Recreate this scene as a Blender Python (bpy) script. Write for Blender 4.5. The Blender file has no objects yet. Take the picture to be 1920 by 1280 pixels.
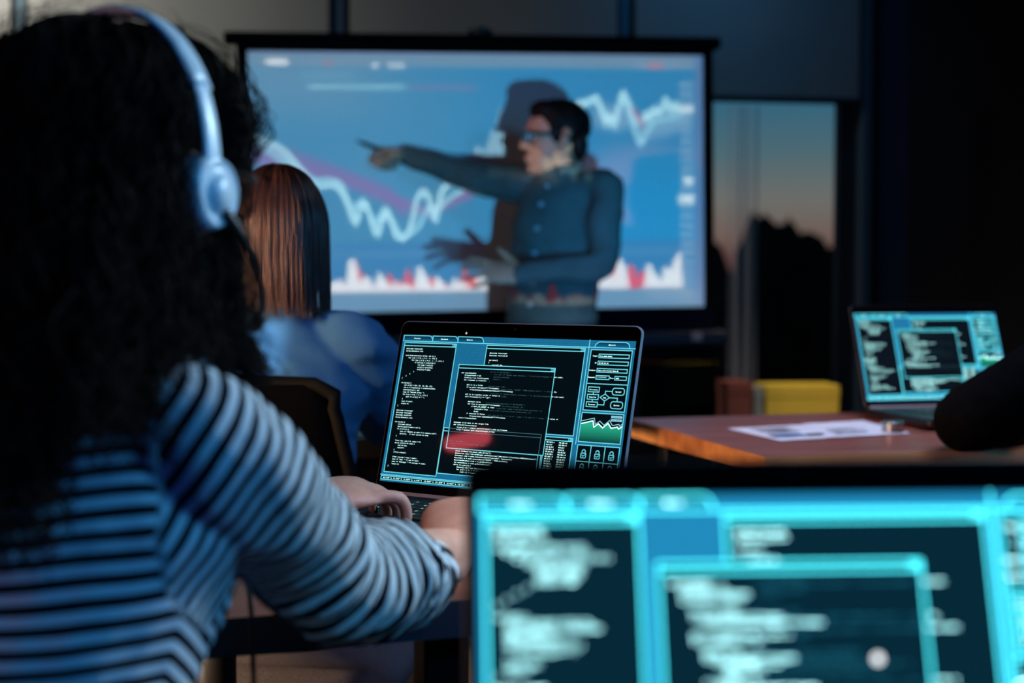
import bpy, bmesh, math, random
import numpy as np
from mathutils import Vector as V, Matrix, noise
random.seed(7)
SC = bpy.context.scene
COL = SC.collection
PI = math.pi

# ------------------------------------------------------------------ camera
HC, HOR, FP = 1.055, 515.0, 2667.0
PITCH = math.atan((640 - HOR) / FP)
cam = bpy.data.cameras.new('camera'); cam_o = bpy.data.objects.new('camera', cam); COL.objects.link(cam_o)
cam_o.location = (0, 0, HC); cam_o.rotation_euler = (PI / 2 - PITCH, 0, 0)
cam.sensor_width = 36; cam.lens = 36 * FP / 1920
cam.clip_start = .02; cam.clip_end = 500
cam.dof.use_dof = True; cam.dof.focus_distance = 1.76; cam.dof.aperture_fstop = 3.0
SC.camera = cam_o

def at(u, v, d):
    "world point at depth d that the photograph shows at pixel u, v (measuring aid)"
    a = (u - 960) / FP; b = -(v - 640) / FP
    y = math.cos(PITCH) + math.sin(PITCH) * b; z = -math.sin(PITCH) + math.cos(PITCH) * b
    return V((a * d / y, d, HC + z * d / y))

# ------------------------------------------------------------------ materials
def lin(c):
    f = lambda x: x / 12.92 if x <= .04045 else ((x + .055) / 1.055) ** 2.4
    return tuple(f(x / 255) for x in c) + (1.0,)

def nt(name):
    m = bpy.data.materials.new(name); m.use_nodes = True
    t = m.node_tree; return m, t, t.nodes['Principled BSDF']

def mat(name, rgb, rough=.6, metal=0., var=.15, scale=30., spec=.5, bump=0., bscale=None, coat=0., sheen=0.):
    m, t, b = nt(name)
    c = lin(rgb)
    tc = t.nodes.new('ShaderNodeTexCoord'); n = t.nodes.new('ShaderNodeTexNoise'); n.inputs['Scale'].default_value = scale
    n.inputs['Detail'].default_value = 4
    t.links.new(tc.outputs['Object'], n.inputs['Vector'])
    r = t.nodes.new('ShaderNodeValToRGB')
    r.color_ramp.elements[0].color = tuple(x * (1 - var) for x in c[:3]) + (1,)
    r.color_ramp.elements[1].color = tuple(min(1, x * (1 + var)) for x in c[:3]) + (1,)
    r.color_ramp.elements[0].position = .3; r.color_ramp.elements[1].position = .7
    t.links.new(n.outputs['Fac'], r.inputs[0]); t.links.new(r.outputs[0], b.inputs['Base Color'])
    b.inputs['Roughness'].default_value = rough; b.inputs['Metallic'].default_value = metal
    b.inputs['Specular IOR Level'].default_value = spec
    if coat: b.inputs['Coat Weight'].default_value = coat; b.inputs['Coat Roughness'].default_value = .08
    if sheen: b.inputs['Sheen Weight'].default_value = sheen
    if bump:
        n2 = t.nodes.new('ShaderNodeTexNoise'); n2.inputs['Scale'].default_value = bscale or scale * 4
        t.links.new(tc.outputs['Object'], n2.inputs['Vector'])
        bp = t.nodes.new('ShaderNodeBump'); bp.inputs['Strength'].default_value = bump; bp.inputs['Distance'].default_value = .002
        t.links.new(n2.outputs['Fac'], bp.inputs['Height']); t.links.new(bp.outputs[0], b.inputs['Normal'])
    return m

def emit(name, rgb, k=1.0):
    m, t, b = nt(name)
    b.inputs['Base Color'].default_value = (.004, .004, .005, 1)
    b.inputs['Roughness'].default_value = .035
    b.inputs['Specular IOR Level'].default_value = .35
    b.inputs['Emission Color'].default_value = lin(rgb); b.inputs['Emission Strength'].default_value = k
    return m

def wood(name, a, b_, scale=3., rough=.38):
    m, t, b = nt(name)
    tc = t.nodes.new('ShaderNodeTexCoord'); mp = t.nodes.new('ShaderNodeMapping'); mp.inputs['Scale'].default_value = (1.2, 9, 9)
    t.links.new(tc.outputs['Object'], mp.inputs[0])
    n = t.nodes.new('ShaderNodeTexNoise'); n.inputs['Scale'].default_value = scale; n.inputs['Detail'].default_value = 6; n.inputs['Distortion'].default_value = .6
    t.links.new(mp.outputs[0], n.inputs['Vector'])
    r = t.nodes.new('ShaderNodeValToRGB'); r.color_ramp.elements[0].color = lin(a); r.color_ramp.elements[1].color = lin(b_)
    r.color_ramp.elements[0].position = .3; r.color_ramp.elements[1].position = .72
    t.links.new(n.outputs['Fac'], r.inputs[0]); t.links.new(r.outputs[0], b.inputs['Base Color'])
    b.inputs['Roughness'].default_value = rough; b.inputs['Specular IOR Level'].default_value = .14
    return m

M = dict(
    black=mat('black_plastic', (12, 12, 14), .45),
    bezel=mat('black_glass', (6, 6, 8), .08, spec=.5, var=.02),
    alu=mat('grey_aluminium', (150, 146, 150), .4, .35, var=.04),
    darkalu=mat('dark_aluminium', (46, 46, 52), .4, .8, var=.04),
    key=mat('key_black', (16, 17, 19), .42, var=.05),
    white_pl=mat('white_plastic', (205, 210, 214), .32, var=.03),
    cushion=mat('headset_cushion', (150, 158, 165), .6, bump=.3),
    skin=mat('skin', (196, 146, 124), .5, var=.10, scale=60, spec=.35, bump=.08, bscale=220),
    skin_m=mat('skin_man', (190, 136, 112), .5, var=.10, scale=40, spec=.35),
    hair1=mat('dark_curly_hair', (22, 12, 10), .6, var=.4, scale=25, spec=.05),
    hair2=mat('brown_straight_hair', (56, 36, 28), .36, var=.5, scale=30, spec=.5),
    hair3=mat('black_short_hair', (14, 10, 10), .6, var=.3, scale=60, spec=.15),
    eye=mat('eye', (215, 212, 205), .15, var=.02),
    blue_shirt=mat('blue_cotton', (48, 98, 140), .85, var=.1, scale=14, bump=.35, bscale=60, spec=.1),
    teal_shirt=mat('dark_denim_cotton', (78, 92, 94), .85, var=.12, scale=16, bump=.35, bscale=70, spec=.1),
    black_knit=mat('black_knit', (9, 9, 11), .9, var=.25, scale=60, bump=.5, bscale=260, spec=.03),
    denim=mat('dark_denim', (26, 30, 40), .9, var=.2, scale=60, spec=.1),
    chino=mat('dark_chinos', (24, 27, 33), .9, var=.15, spec=.1),
    shoe=mat('black_leather', (14, 13, 13), .4),
    button=mat('shirt_button', (150, 175, 190), .3, var=.02),
    nail=mat('black_nail_polish', (9, 8, 9), .12, spec=.6, coat=.6, var=.02),
    steel=mat('brushed_steel', (190, 188, 184), .22, 1.0, var=.04),
    screen_cloth=mat('white_screen_cloth', (236, 238, 238), .95, var=.012, scale=60, spec=.05),
    navy=mat('navy_black_cloth', (10, 13, 34), .9, var=.1, spec=.1),
    blackmetal=mat('black_metal', (9, 9, 11), .4, .3, spec=.3),
    carpet=mat('grey_carpet', (88, 80, 72), .97, var=.3, scale=160, bump=.9, bscale=500, spec=.05),
    wall=mat('dark_wall_paint', (13, 15, 20), .9, var=.05, scale=2, spec=.1),
    ceil=mat('ceiling_paint', (42, 42, 46), .95, var=.04, scale=2),
    blind=mat('grey_blind_fabric', (118, 116, 110), .95, var=.06, scale=140, bump=.15, bscale=500, spec=.05),
    mull=mat('grey_painted_metal', (60, 74, 82), .45, .2, var=.04),
    winframe=mat('dark_window_frame', (20, 22, 25), .5, .3, var=.04),
    table_r=wood('reddish_wood', (120, 70, 58), (152, 94, 78)),
    table_edge=wood('oak_edge', (168, 106, 62), (206, 146, 92)),
    table_w=mat('pale_laminate', (176, 168, 170), .5, var=.04),
    paper=mat('white_paper', (220, 222, 224), .85, var=.02, spec=.1),
    ink=mat('grey_ink', (66, 70, 78), .9, var=.02),
    ink_b=mat('blue_ink', (60, 110, 150), .9, var=.02),
    yellow=mat('yellow_card', (202, 178, 66), .8, var=.05, spec=.1),
    redbrown=mat('reddish_board', (128, 74, 60), .85, var=.1, spec=.1),
    palegrey=mat('pale_card', (130, 140, 128), .85, var=.05, spec=.1),
    beige=mat('beige_laminate', (196, 170, 124), .7, var=.04),
    mesh_f=mat('black_chair_mesh', (5, 5, 6), .9, var=.4, scale=400, bump=.6, bscale=700, spec=.03),
    frame_b=mat('matt_black_plastic', (6, 6, 7), .75, spec=.1),
    seat_f=mat('grey_seat_fabric', (86, 80, 84), .95, var=.35, scale=420, bump=.6, bscale=800, spec=.05),
    tree=mat('night_foliage', (14, 17, 15), .95, var=.4, scale=3, spec=.05),
)

# ------------------------------------------------------------------ object helpers
def link(o, parent=None):
    COL.objects.link(o)
    if parent: o.parent = parent
    return o

def obj(name, bm, mats, parent=None, smooth=False):
    me = bpy.data.meshes.new(name)
    if isinstance(bm, bmesh.types.BMesh):
        bm.normal_update(); bm.to_mesh(me); bm.free()
    else:
        me = bm; me.name = name
    for m in (mats if isinstance(mats, (list, tuple)) else [mats]): me.materials.append(m)
    if smooth:
        for p in me.polygons: p.use_smooth = True
    return link(bpy.data.objects.new(name, me), parent)

def tag(o, label, cat, group=None, kind=None):
    o['label'] = label; o['category'] = cat
    if group: o['group'] = group
    if kind: o['kind'] = kind
    return o

def thing(name, label, cat, loc=(0, 0, 0), rz=0., group=None):
    o = bpy.data.objects.new(name, None); COL.objects.link(o)
    o.location = loc; o.rotation_euler = (0, 0, rz)
    return tag(o, label, cat, group)

def struct(name, bm, m, parent=None, smooth=False):
    o = obj(name, bm, m, parent, smooth)
    if parent is None: o['kind'] = 'structure'
    return o

def box(bm, lo, hi, mi=0, mx=None, bev=0.):
    lo, hi = V(lo), V(hi)
    c = [V((x, y, z)) for x in (lo.x, hi.x) for y in (lo.y, hi.y) for z in (lo.z, hi.z)]
    vs = [bm.verts.new(mx @ p if mx else p) for p in c]
    fs = []
    for q in ((0, 1, 3, 2), (4, 6, 7, 5), (0, 4, 5, 1), (2, 3, 7, 6), (0, 2, 6, 4), (1, 5, 7, 3)):
        f = bm.faces.new([vs[i] for i in q]); f.material_index = mi; fs.append(f)
    if bev:
        es = list({e for f in fs for e in f.edges})
        r = bmesh.ops.bevel(bm, geom=es, offset=bev, segments=3, affect='EDGES', profile=.5)
        for f in r['faces']: f.material_index = mi
    return bm

def boxes(*specs, **kw):
    bm = bmesh.new()
    for s in specs: box(bm, *s, **kw)
    return bm

def frame_of(d, up=V((0, 0, 1))):
    d = d.normalized()
    if abs(d.dot(up)) > .95: up = V((1, 0, 0))
    x = d.cross(up).normalized(); y = x.cross(d).normalized()
    return x, y

def catmull(pts, k=4):
    pts = [V(p) for p in pts]
    if len(pts) < 3 or k < 2: return pts, [float(i) for i in range(len(pts))]
    out, ts = [], []
    for i in range(len(pts) - 1):
        p0 = pts[max(i - 1, 0)]; p1 = pts[i]; p2 = pts[i + 1]; p3 = pts[min(i + 2, len(pts) - 1)]
        for j in range(k):
            t = j / k
            out.append(.5 * ((2 * p1) + (p2 - p0) * t + (2 * p0 - 5 * p1 + 4 * p2 - p3) * t * t + (3 * p1 - p0 - 3 * p2 + p3) * t ** 3)); ts.append(i + t)
    out.append(pts[-1]); ts.append(float(len(pts) - 1))
    return out, ts

def lerp_list(l, t):
    i = min(int(t), len(l) - 2); f = t - i
    a, b = l[i], l[i + 1]
    if isinstance(a, (tuple, list)): return tuple(x + (y - x) * f for x, y in zip(a, b))
    return a + (b - a) * f

def tube(bm, pts, radii, n=10, k=4, cap='round', up=None, mi=0, flip=False):
    "swept tube; a radius may be (side, up) for a flattened section"
    if not isinstance(radii, (list, tuple)) : radii = [radii] * len(pts)
    P, T = catmull(pts, k)
    R = [lerp_list(radii, t) if len(radii) > 1 else radii[0] for t in T]
    R = [r if isinstance(r, (tuple, list)) else (r, r) for r in R]
    D = [(P[min(i + 1, len(P) - 1)] - P[max(i - 1, 0)]).normalized() for i in range(len(P))]
    if cap == 'round':
        r0, r1 = min(R[0]), min(R[-1])
        P = [P[0] - D[0] * r0, P[0] - D[0] * r0 * .8, P[0] - D[0] * r0 * .45] + P + [P[-1] + D[-1] * r1 * .45, P[-1] + D[-1] * r1 * .8, P[-1] + D[-1] * r1]
        s = lambda r, f: (r[0] * f, r[1] * f)
        R = [s(R[0], .12), s(R[0], .6), s(R[0], .89)] + R + [s(R[-1], .89), s(R[-1], .6), s(R[-1], .12)]
        D = [D[0]] * 3 + D + [D[-1]] * 3
    x, y = frame_of(D[0], V(up) if up is not None else V((0, 0, 1)))
    rings = []
    for i, p in enumerate(P):
        d = D[i]
        if up is not None: x, y = frame_of(d, V(up))
        else:
            x = (x - d * x.dot(d)).normalized(); y = x.cross(d).normalized()
        ra, rb = R[i]
        rings.append([bm.verts.new(p + x * (ra * math.cos(2 * PI * j / n)) + y * (rb * math.sin(2 * PI * j / n))) for j in range(n)])
    for a, b in zip(rings, rings[1:]):
        for j in range(n):
            f = bm.faces.new((a[j], a[(j + 1) % n], b[(j + 1) % n], b[j])); f.material_index = mi
    if cap:
        f = bm.faces.new(rings[0][::-1]); f.material_index = mi
        f = bm.faces.new(rings[-1]); f.material_index = mi
    return bm

def ellipsoid(bm, c, r, mx=None, seg=20, rings=12):
    g = bmesh.ops.create_uvsphere(bm, u_segments=seg, v_segments=rings, radius=1)
    for v in g['verts']:
        p = V((v.co.x * r[0], v.co.y * r[1], v.co.z * r[2])) + V(c)
        v.co = mx @ p if mx else p
    return bm

def rings_loft(bm, rings, mx=None, n=28, mi=0, sq=2.0):
    "rings: (centre, x half, y half) stacked along z"
    R = []
    for c, ra, rb in rings:
        c = V(c); row = []
        for j in range(n):
            a = 2 * PI * j / n; ca, sa = math.cos(a), math.sin(a)
            e = 2 / sq
            p = c + V((ra * math.copysign(abs(ca) ** e, ca), rb * math.copysign(abs(sa) ** e, sa), 0))
            row.append(bm.verts.new(mx @ p if mx else p))
        R.append(row)
    for a, b in zip(R, R[1:]):
        for j in range(n):
            f = bm.faces.new((a[j], a[(j + 1) % n], b[(j + 1) % n], b[j])); f.material_index = mi
    f = bm.faces.new(R[0][::-1]); f.material_index = mi
    f = bm.faces.new(R[-1]); f.material_index = mi
    return bm

def lathe(bm, prof, mx, n=32, mi=0):
    "prof: (radius, height) pairs turned about local z"
    R = []
    for r, h in prof:
        R.append([bm.verts.new(mx @ V((r * math.cos(2 * PI * j / n), r * math.sin(2 * PI * j / n), h))) for j in range(n)])
    for a, b in zip(R, R[1:]):
        for j in range(n):
            f = bm.faces.new((a[j], a[(j + 1) % n], b[(j + 1) % n], b[j])); f.material_index = mi
    f = bm.faces.new(R[0][::-1]); f.material_index = mi
    f = bm.faces.new(R[-1]); f.material_index = mi
    return bm

def rrect(bm, x0, y0, x1, y1, z0, z1, r, mx=None, mi=0, seg=6, bev=0.):
    "rounded rectangle slab"
    out = []
    for cx, cy, a0 in ((x1 - r, y1 - r, 0), (x0 + r, y1 - r, 90), (x0 + r, y0 + r, 180), (x1 - r, y0 + r, 270)):
        for j in range(seg + 1):
            a = math.radians(a0 + 90 * j / seg); out.append((cx + r * math.cos(a), cy + r * math.sin(a)))
    T = (lambda p: mx @ V(p)) if mx else V
    cx, cy = (x0 + x1) / 2, (y0 + y1) / 2
    lv = [(z0, bev), (z0 + bev, 0), (z1 - bev, 0), (z1, bev)] if bev else [(z0, 0), (z1, 0)]
    rings = []
    for z, ins in lv:
        sx = 1 - 2 * ins / (x1 - x0); sy = 1 - 2 * ins / (y1 - y0)
        rings.append([bm.verts.new(T((cx + (x - cx) * sx, cy + (y - cy) * sy, z))) for x, y in out])
    n = len(out)
    for a, b in zip(rings, rings[1:]):
        for j in range(n):
            f = bm.faces.new((a[j], a[(j + 1) % n], b[(j + 1) % n], b[j])); f.material_index = mi
    f = bm.faces.new(rings[0][::-1]); f.material_index = mi
    f = bm.faces.new(rings[-1]); f.material_index = mi
    return bm

def solidify_union(bm, voxel=.004, it=3, fac=.5):
    "merge overlapping closed pieces into one continuous skin"
    bmesh.ops.recalc_face_normals(bm, faces=bm.faces)
    me = bpy.data.meshes.new('tmp'); bm.to_mesh(me); bm.free()
    o = bpy.data.objects.new('tmp', me); COL.objects.link(o)
    r = o.modifiers.new('r', 'REMESH'); r.mode = 'VOXEL'; r.voxel_size = voxel; r.use_smooth_shade = True
    if it:
        s = o.modifiers.new('s', 'SMOOTH'); s.factor = fac; s.iterations = it
    dg = bpy.context.evaluated_depsgraph_get(); dg.update()
    out = bpy.data.meshes.new_from_object(o.evaluated_get(dg))
    bpy.data.objects.remove(o); bpy.data.meshes.remove(me)
    for p in out.polygons: p.use_smooth = True
    return out

def wrinkle(me, amp, scale, amp2=0., scale2=40., stretch=(1, 1, 1)):
    nn = np.zeros(len(me.vertices) * 3); me.vertices.foreach_get('normal', nn); co = np.zeros_like(nn); me.vertices.foreach_get('co', co); nn = nn.reshape(-1, 3); co = co.reshape(-1, 3); dd = np.zeros(len(co))
    for i, c in enumerate(co.tolist()):
        p = V((c[0] * stretch[0], c[1] * stretch[1], c[2] * stretch[2]))
        dd[i] = noise.noise(p * scale) * amp + (noise.noise(p * scale2 + V((9, 3, 1))) * amp2 if amp2 else 0)
    me.vertices.foreach_set('co', (co + nn * dd[:, None]).ravel()); me.update()
    return me

# ------------------------------------------------------------------ lettering
_G = {}
def glyph(ch):
    if ch not in _G:
        c = bpy.data.curves.new('g', 'FONT'); c.body = ch; c.size = 1.0; c.resolution_u = 2; c.offset = .018
        o = bpy.data.objects.new('g', c); COL.objects.link(o)
        me = bpy.data.meshes.new_from_object(o.evaluated_get(bpy.context.evaluated_depsgraph_get()))
        vs = [(v.co.x, v.co.y) for v in me.vertices]; fs = [tuple(p.vertices) for p in me.polygons]
        bpy.data.objects.remove(o); bpy.data.curves.remove(c); bpy.data.meshes.remove(me)
        w = max((x for x, y in vs), default=.5); l = min((x for x, y in vs), default=0)
        _G[ch] = (vs, fs, l, w)
    return _G[ch]

def put_char(bm, ch, x, y, cw, h, z, mi, mx=None):
    if ch == ' ': return
    vs, fs, l, w = glyph(ch)
    if not fs: return
    gw = w - l
    s = h
    sx = min(s, cw * .94 / gw) if gw else s
    ox = x + (cw - gw * sx) / 2 - l * sx
    nv = []
    for a, b in vs:
        p = V((ox + a * sx, y + b * s, z)); nv.append(bm.verts.new(mx @ p if mx else p))
    for f in fs:
        try:
            q = bm.faces.new([nv[i] for i in f]); q.material_index = mi
        except ValueError: pass

# ------------------------------------------------------------------ laptop screen contents, laid out in fractions of the picture area
UW, UH = .3446, .1945
X_ = lambda u: (u - .5) * UW
Y_ = lambda v: UH * (1 - v)
LT = .0011
# material slots: 0 grid, 1 panel, 2 line, 3 text, 4 dim text, 5 green, 6 bar/tab, 7 pale label
def quad(bm, u0, v0, u1, v1, z, mi):
    f = bm.faces.new([bm.verts.new((X_(a), Y_(b), z)) for a, b in ((u0, v1), (u1, v1), (u1, v0), (u0, v0))]); f.material_index = mi
def seg(bm, a, b, z, mi=2, t=LT):
    p, q = V((X_(a[0]), Y_(a[1]), z)), V((X_(b[0]), Y_(b[1]), z))
    d = (q - p)
    if d.length < 1e-7: return
    d.normalize(); n = V((-d.y, d.x, 0)) * t / 2; p = p - d * t / 2; q = q + d * t / 2
    f = bm.faces.new([bm.verts.new(w) for w in (p - n, q - n, q + n, p + n)]); f.material_index = mi
def poly(bm, pts, z, mi=2, t=LT, close=False):
    for a, b in zip(pts, pts[1:] + ([pts[0]] if close else [])): seg(bm, a, b, z, mi, t)
def rect(bm, u0, v0, u1, v1, z, t=LT, mi=2): poly(bm, [(u0, v0), (u1, v0), (u1, v1), (u0, v1)], z, mi, t, True)
def rrline(bm, u0, v0, u1, v1, r, z, t=LT):
    rv = r * UW / UH; P = []
    for cu, cv, a0 in ((u1 - r, v0 + rv, 0), (u0 + r, v0 + rv, 90), (u0 + r, v1 - rv, 180), (u1 - r, v1 - rv, 270)):
        for j in range(5):
            a = math.radians(a0 + 22.5 * j)
            P.append((cu + r * math.cos(a), cv - rv * math.sin(a)))
    poly(bm, P, z, 2, t, True)
CW, LP = .0040, .0157
def text(bm, s, u, v, z, mi=3, cw=CW, h=.0019, clip=None, dimbox=None):
    for i, ch in enumerate(s):
        uu = u + i * cw
        if clip and (uu + cw > clip): break
        m = mi
        if dimbox and dimbox[0] < uu < dimbox[2] and dimbox[1] < v < dimbox[3]: m = 4
        put_char(bm, ch, X_(uu), Y_(v) - h * .36, cw * UW, h * 1.12, z, m)
def code(bm, lines, u, v, z, lp=LP, **kw):
    for i, s in enumerate(lines): text(bm, s, u, v + i * lp, z, **kw)
def window(bm, u0, v0, u1, v1, z, bar=.0205):
    quad(bm, u0, v0, u1, v1, z, 1)
    rect(bm, u0, v0, u1, v1, z + .00005); seg(bm, (u0, v0 + bar), (u1, v0 + bar), z + .00005)
    a = u1 - .0165
    rect(bm, a, v0 + .004, a + .0065, v0 + bar - .004, z + .00006, LT * .6)
    seg(bm, (a + .0085, v0 + .0045), (a + .0145, v0 + bar - .0045), z + .00006, 2, LT * .7); seg(bm, (a + .0145, v0 + .0045), (a + .0085, v0 + bar - .0045), z + .00006, 2, LT * .7)

CODE1 = '''#include <iostream>
using namespace std;

void bubbleSort(int arr[], int n) {
    for (int i = 0; i < n - 1; i++) {
        for (int j = 0; j < n - i - 1; j++) {
            if (arr[j] > arr[j+1]) {
                int temp = arr[j];
                arr[j] = arr[j+1];
                arr[j+1] = temp;
            }
        }
    }
}

int main() {
    int arr[] = {64, 25, 12, 22, 11};
    int n = sizeof(arr) / sizeof(arr[0]);
    bubbleSort(arr, n);
    cout << "Sorted array: ";
    for (int i = 0; i < n; i++) {
        cout << arr[i] << " ";
    }
    cout << endl;
    return 0;
}

#include <iostream>
#include <fstream>
#include <cstdlib>
using namespace std;

int main() {
    ifstream infile;
    infile.open("numbers.txt");
    if (!infile) {
        cerr << "Unable to open file numbers.txt";
        exit(1);   // call system to stop
    }

    float num, sum = 0, count = 0;
    while (infile >> num) {
        sum += num;
        count++;
    }
    infile.close();

    float average = sum / count;
    cout << "Sum: " << sum << endl;
    cout << "Average: " << average << endl;
    return 0;
}'''.split('\n')
CODE2 = '''def search(path):
    filestoinfect = []
    filelist = os.listdir(path)
    for filename in filelist:

        #if it is a folder
        if os.path.isdir(path+"/"+filename):
            filestoinfect.extend(search(path+"/"+filename))

        #if it is a python script -> Infect it
        elif filename[-3:] == ".py":

            #default value
            for line in open(path+"/"+filename):
                if DATA_TO_INSERT in line:
                    infected = True
                    break
            if infected == False:
                filestoinfect.append(path+"/"+filename)
    return filestoinfect

#changes to be made in the target file
def infect(filestoinfect):
    target_file = inspect.currentframe().f_code.co_filename
    virus = open(os.path.abspath(target_file))'''.split('\n')
CODE3 = '''#include <iostream>
#include <sqlite3.h>

int main()
{
    sqlite3* db;

    int rc = sqlite3_open("example.db", &db);
    if (rc != SQLITE_OK) {
        std::cerr << "Cannot open database: " << sqlite3_errmsg(db) << std::endl;
        sqlite3_close(db);
        return 1;
    }

    sqlite3_stmt* stmt;
    rc = sqlite3_prepare_v2(db, "SELECT * FROM example_table", -1, &stmt, 0);
    if (rc != SQLITE_OK) {
        std::cerr << "Cannot prepare statement: " << sqlite3_errmsg(db) << std::endl;
        sqlite3_close(db);
    }

    while (sqlite3_step(stmt) == SQLITE_ROW) {
        int id = sqlite3_column_int(stmt, 0);
        const unsigned char* name = sqlite3_column_text(stmt, 1);
        double value = sqlite3_column_double(stmt, 2);

        std::cout << "id: " << id << ", name: " << name << ", value: " << value <<'''.split('\n')
CODE4 = '''    Class.forName("com.mysql.jdbc.Driver");
    Connection conn = DriverManager.getConnection("jdbc:mysql://localhost:3306/mydatabase");
    Statement stmt = conn.createStatement("username", "password");
    ResultSet rs = stmt.executeQuery("SELECT * FROM mytable");
    ResultSetMetaData rsmd = rs.getMetaData();
    int columnCount = rsmd.getColumnCount();
    while (rs.next()) {
        Object[] row = new Object[columnCount];
        for (int i = 1; i <= columnCount; i++) {
            row[i-1] = rs.getObject(i);'''.split('\n')
IPS = ['192.168.0.1', '10.0.0.4', '172.16.0.4', '192.168.1.2', '172.20.10.1', '10.42.120.1', '192.168.1.4', '172.17.1.1', '10.0.0.2', '172.30.0.1', '192.168.1.1', '172.16.0.4', '10.1.1.9', '192.168.5.8', '10.0.4.11', '172.18.0.2']
COORDS = '40.7128\u00b0 N, 74.0060\u00b0 W  51.5074\u00b0 N, 0.1278\u00b0 W  -33.8688\u00b0 S, 151.2093\u00b0 E  34.0522\u00b0 N, 118.2437\u00b0 W  35.6762\u00b0 N, 139.6503\u00b0 E  -34.6037\u00b0 S, 58.3816\u00b0 W  48.8566\u00b0 N, 2.3522\u00b0 E  55.7558\u00b0 N, 37.6173\u00b0 E'

def ui_parts():
    "bmeshes of everything shown on the screen, in screen-plane metres (x right, y up, z out)"
    out = []
    z = .0004
    def new(name):
        bm = bmesh.new(); out.append((name, bm)); return bm
    b = new('tab_bar')
    for i, (u0, u1, s) in enumerate(((.0043, .1399, 'Terminal'), (.1399, .2558, 'Database'), (.2558, .3706, 'Modular'))):
        q = [(u0, .0405), (u0, .003)] + [(u1 - .018 + .018 * math.sin(a), .0405 - .0375 * math.cos(a)) for a in [PI / 2 * j / 6 for j in range(7)]]
        f = b.faces.new([b.verts.new((X_(u), Y_(v), z - .0001)) for u, v in q]); f.material_index = 6
        poly(b, q, z); text(b, s, (u0 + u1) / 2 - len(s) * .002 - .004, .0225, z + .00005)
    seg(b, (.004, .0415), (1, .0475), z); seg(b, (.8175, 0), (.8175, .66), z)
    q = [(.8406, .0455), (.8425, .028)] + [(.8522 + .012 * (1 - math.cos(a)) - .004, .0105 + .014 * (1 - math.sin(a))) for a in (.3, .9, 1.4)] + [(.9629, .0105), (.972, .018), (.977, .03), (.978, .0455)]
    f = b.faces.new([b.verts.new((X_(u), Y_(v), z - .0001)) for u, v in q][::-1]); f.material_index = 6
    poly(b, q, z); text(b, 'Monitor', .895, .0285, z + .00005)
    b = new('code_window'); window(b, .0125, .0535, .2518, .9370, z)
    code(b, CODE1, .0252, .0945, z + .0001, clip=.2505)
    b = new('code_window'); window(b, .3885, .0548, .8035, .6112, z)
    code(b, CODE3, .4055, .106, z + .0001, clip=.79, dimbox=(.279, .19, .69, .75))
    b = new('code_window'); window(b, .2545, .6150, .6850, .9160, z + .0002); quad(b, .2790, .6362, .6842, .747, z + .00022, 1)
    seg(b, (.6735, .62), (.6735, .9160), z + .00024, 2, LT * .7)
    code(b, CODE4, .3055, .7600, z + .0003, lp=.0150, clip=.6725)
    b = new('address_window'); window(b, .690, .6262, .8040, .9160, z)
    for i, s in enumerate(IPS):
        text(b, s, .6990, .6600 + i * .0150, z + .0001, cw=.0031); text(b, IPS[(i * 7 + 3) % 16], .7500, .6600 + i * .0150, z + .0001, cw=.0031)
    b = new('code_window'); window(b, .2788, .1905, .6938, .7470, z + .0005, bar=.0225)
    code(b, CODE2, .2952, .2446, z + .0006)
    bw = b
    for i, s in enumerate(CODE3[6:27]):                       # the window behind shows through faintly
        v = .106 + (i + 6) * LP; u = .4055 + (len(s) - len(s.lstrip())) * CW; s = s.lstrip()
        n2 = .2952
        k = round((v - .2446) / LP)
        busy = .2952 + CW * (len(CODE2[k]) + 1) if 0 <= k < len(CODE2) else 0
        for j, ch in enumerate(s):
            uu = u + j * CW
            if busy < uu < .686 and v > .225: put_char(bw, ch, X_(uu), Y_(v) - .0007, CW * UW, .0021, z + .00056, 4)
    poly(bw, [(.2788, .6165), (.6750, .6165), (.6750, .747)], z + .00056, 4, LT * .7); seg(bw, (.2788, .637), (.675, .637), z + .00056, 4, LT * .7)
    text(bw, 'public class Main {', .2850, .6980, z + .00056, mi=4); text(bw, 'public static void main(String[] args) {', .2930, .7130, z + .00056, mi=4); text(bw, 'try {', .3010, .7280, z + .00056, mi=4)
    b = new('control_panel'); quad(b, .828, .061, .9905, .4442, z, 1); rect(b, .828, .061, .9905, .4442, z + .00005); seg(b, (.828, .276), (.9905, .276), z + .00005)
    for s, u0, v0, u1, t in (('Target:', .8619, .0881, .981, 'blue.hdmn.adinar'), ('IP:', .8619, .1328, .981, '23.55.121.34'), ('Database:', .8619, .1795, .981, 'hdmn_role/transfer/data.db'), ('Password:', .8619, .2243, .914, '************'), ('Port:', .9361, .2248, .9814, '4000')):
        rect(b, u0, v0, u1, v0 + .0225, z + .00005); text(b, t, u0 + .004, v0 + .0125, z + .0001, cw=.0031)
        text(b, s, u0 - .0036 - len(s) * .0030, v0 + .0125, z + .0001, cw=.0030)
    for s, v0 in (('Directory', .2978), ('Compiler', .3447), ('Terminal', .3914)):
        rect(b, .838, v0, .8815, v0 + .0302, z + .00005); text(b, s, .8598 - len(s) * .0018, v0 + .0165, z + .0001, cw=.0036)
    seg(b, (.8598, .328), (.8598, .3447), z + .00005); seg(b, (.8598, .3749), (.8598, .3914), z + .00005)
    poly(b, [(.8884, .3600), (.9070, .3384), (.9258, .3600), (.9078, .3816)], z + .00005, close=True); text(b, 'Hub', .9016, .3615, z + .0001, cw=.0036)
    poly(b, [(.8815, .4065), (.9075, .4065), (.9078, .3816)], z + .00005); poly(b, [(.907, .3384), (.907, .320), (.9341, .320)], z + .00005); poly(b, [(.9258, .360), (.957, .360), (.957, .3829)], z + .00005)
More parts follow.
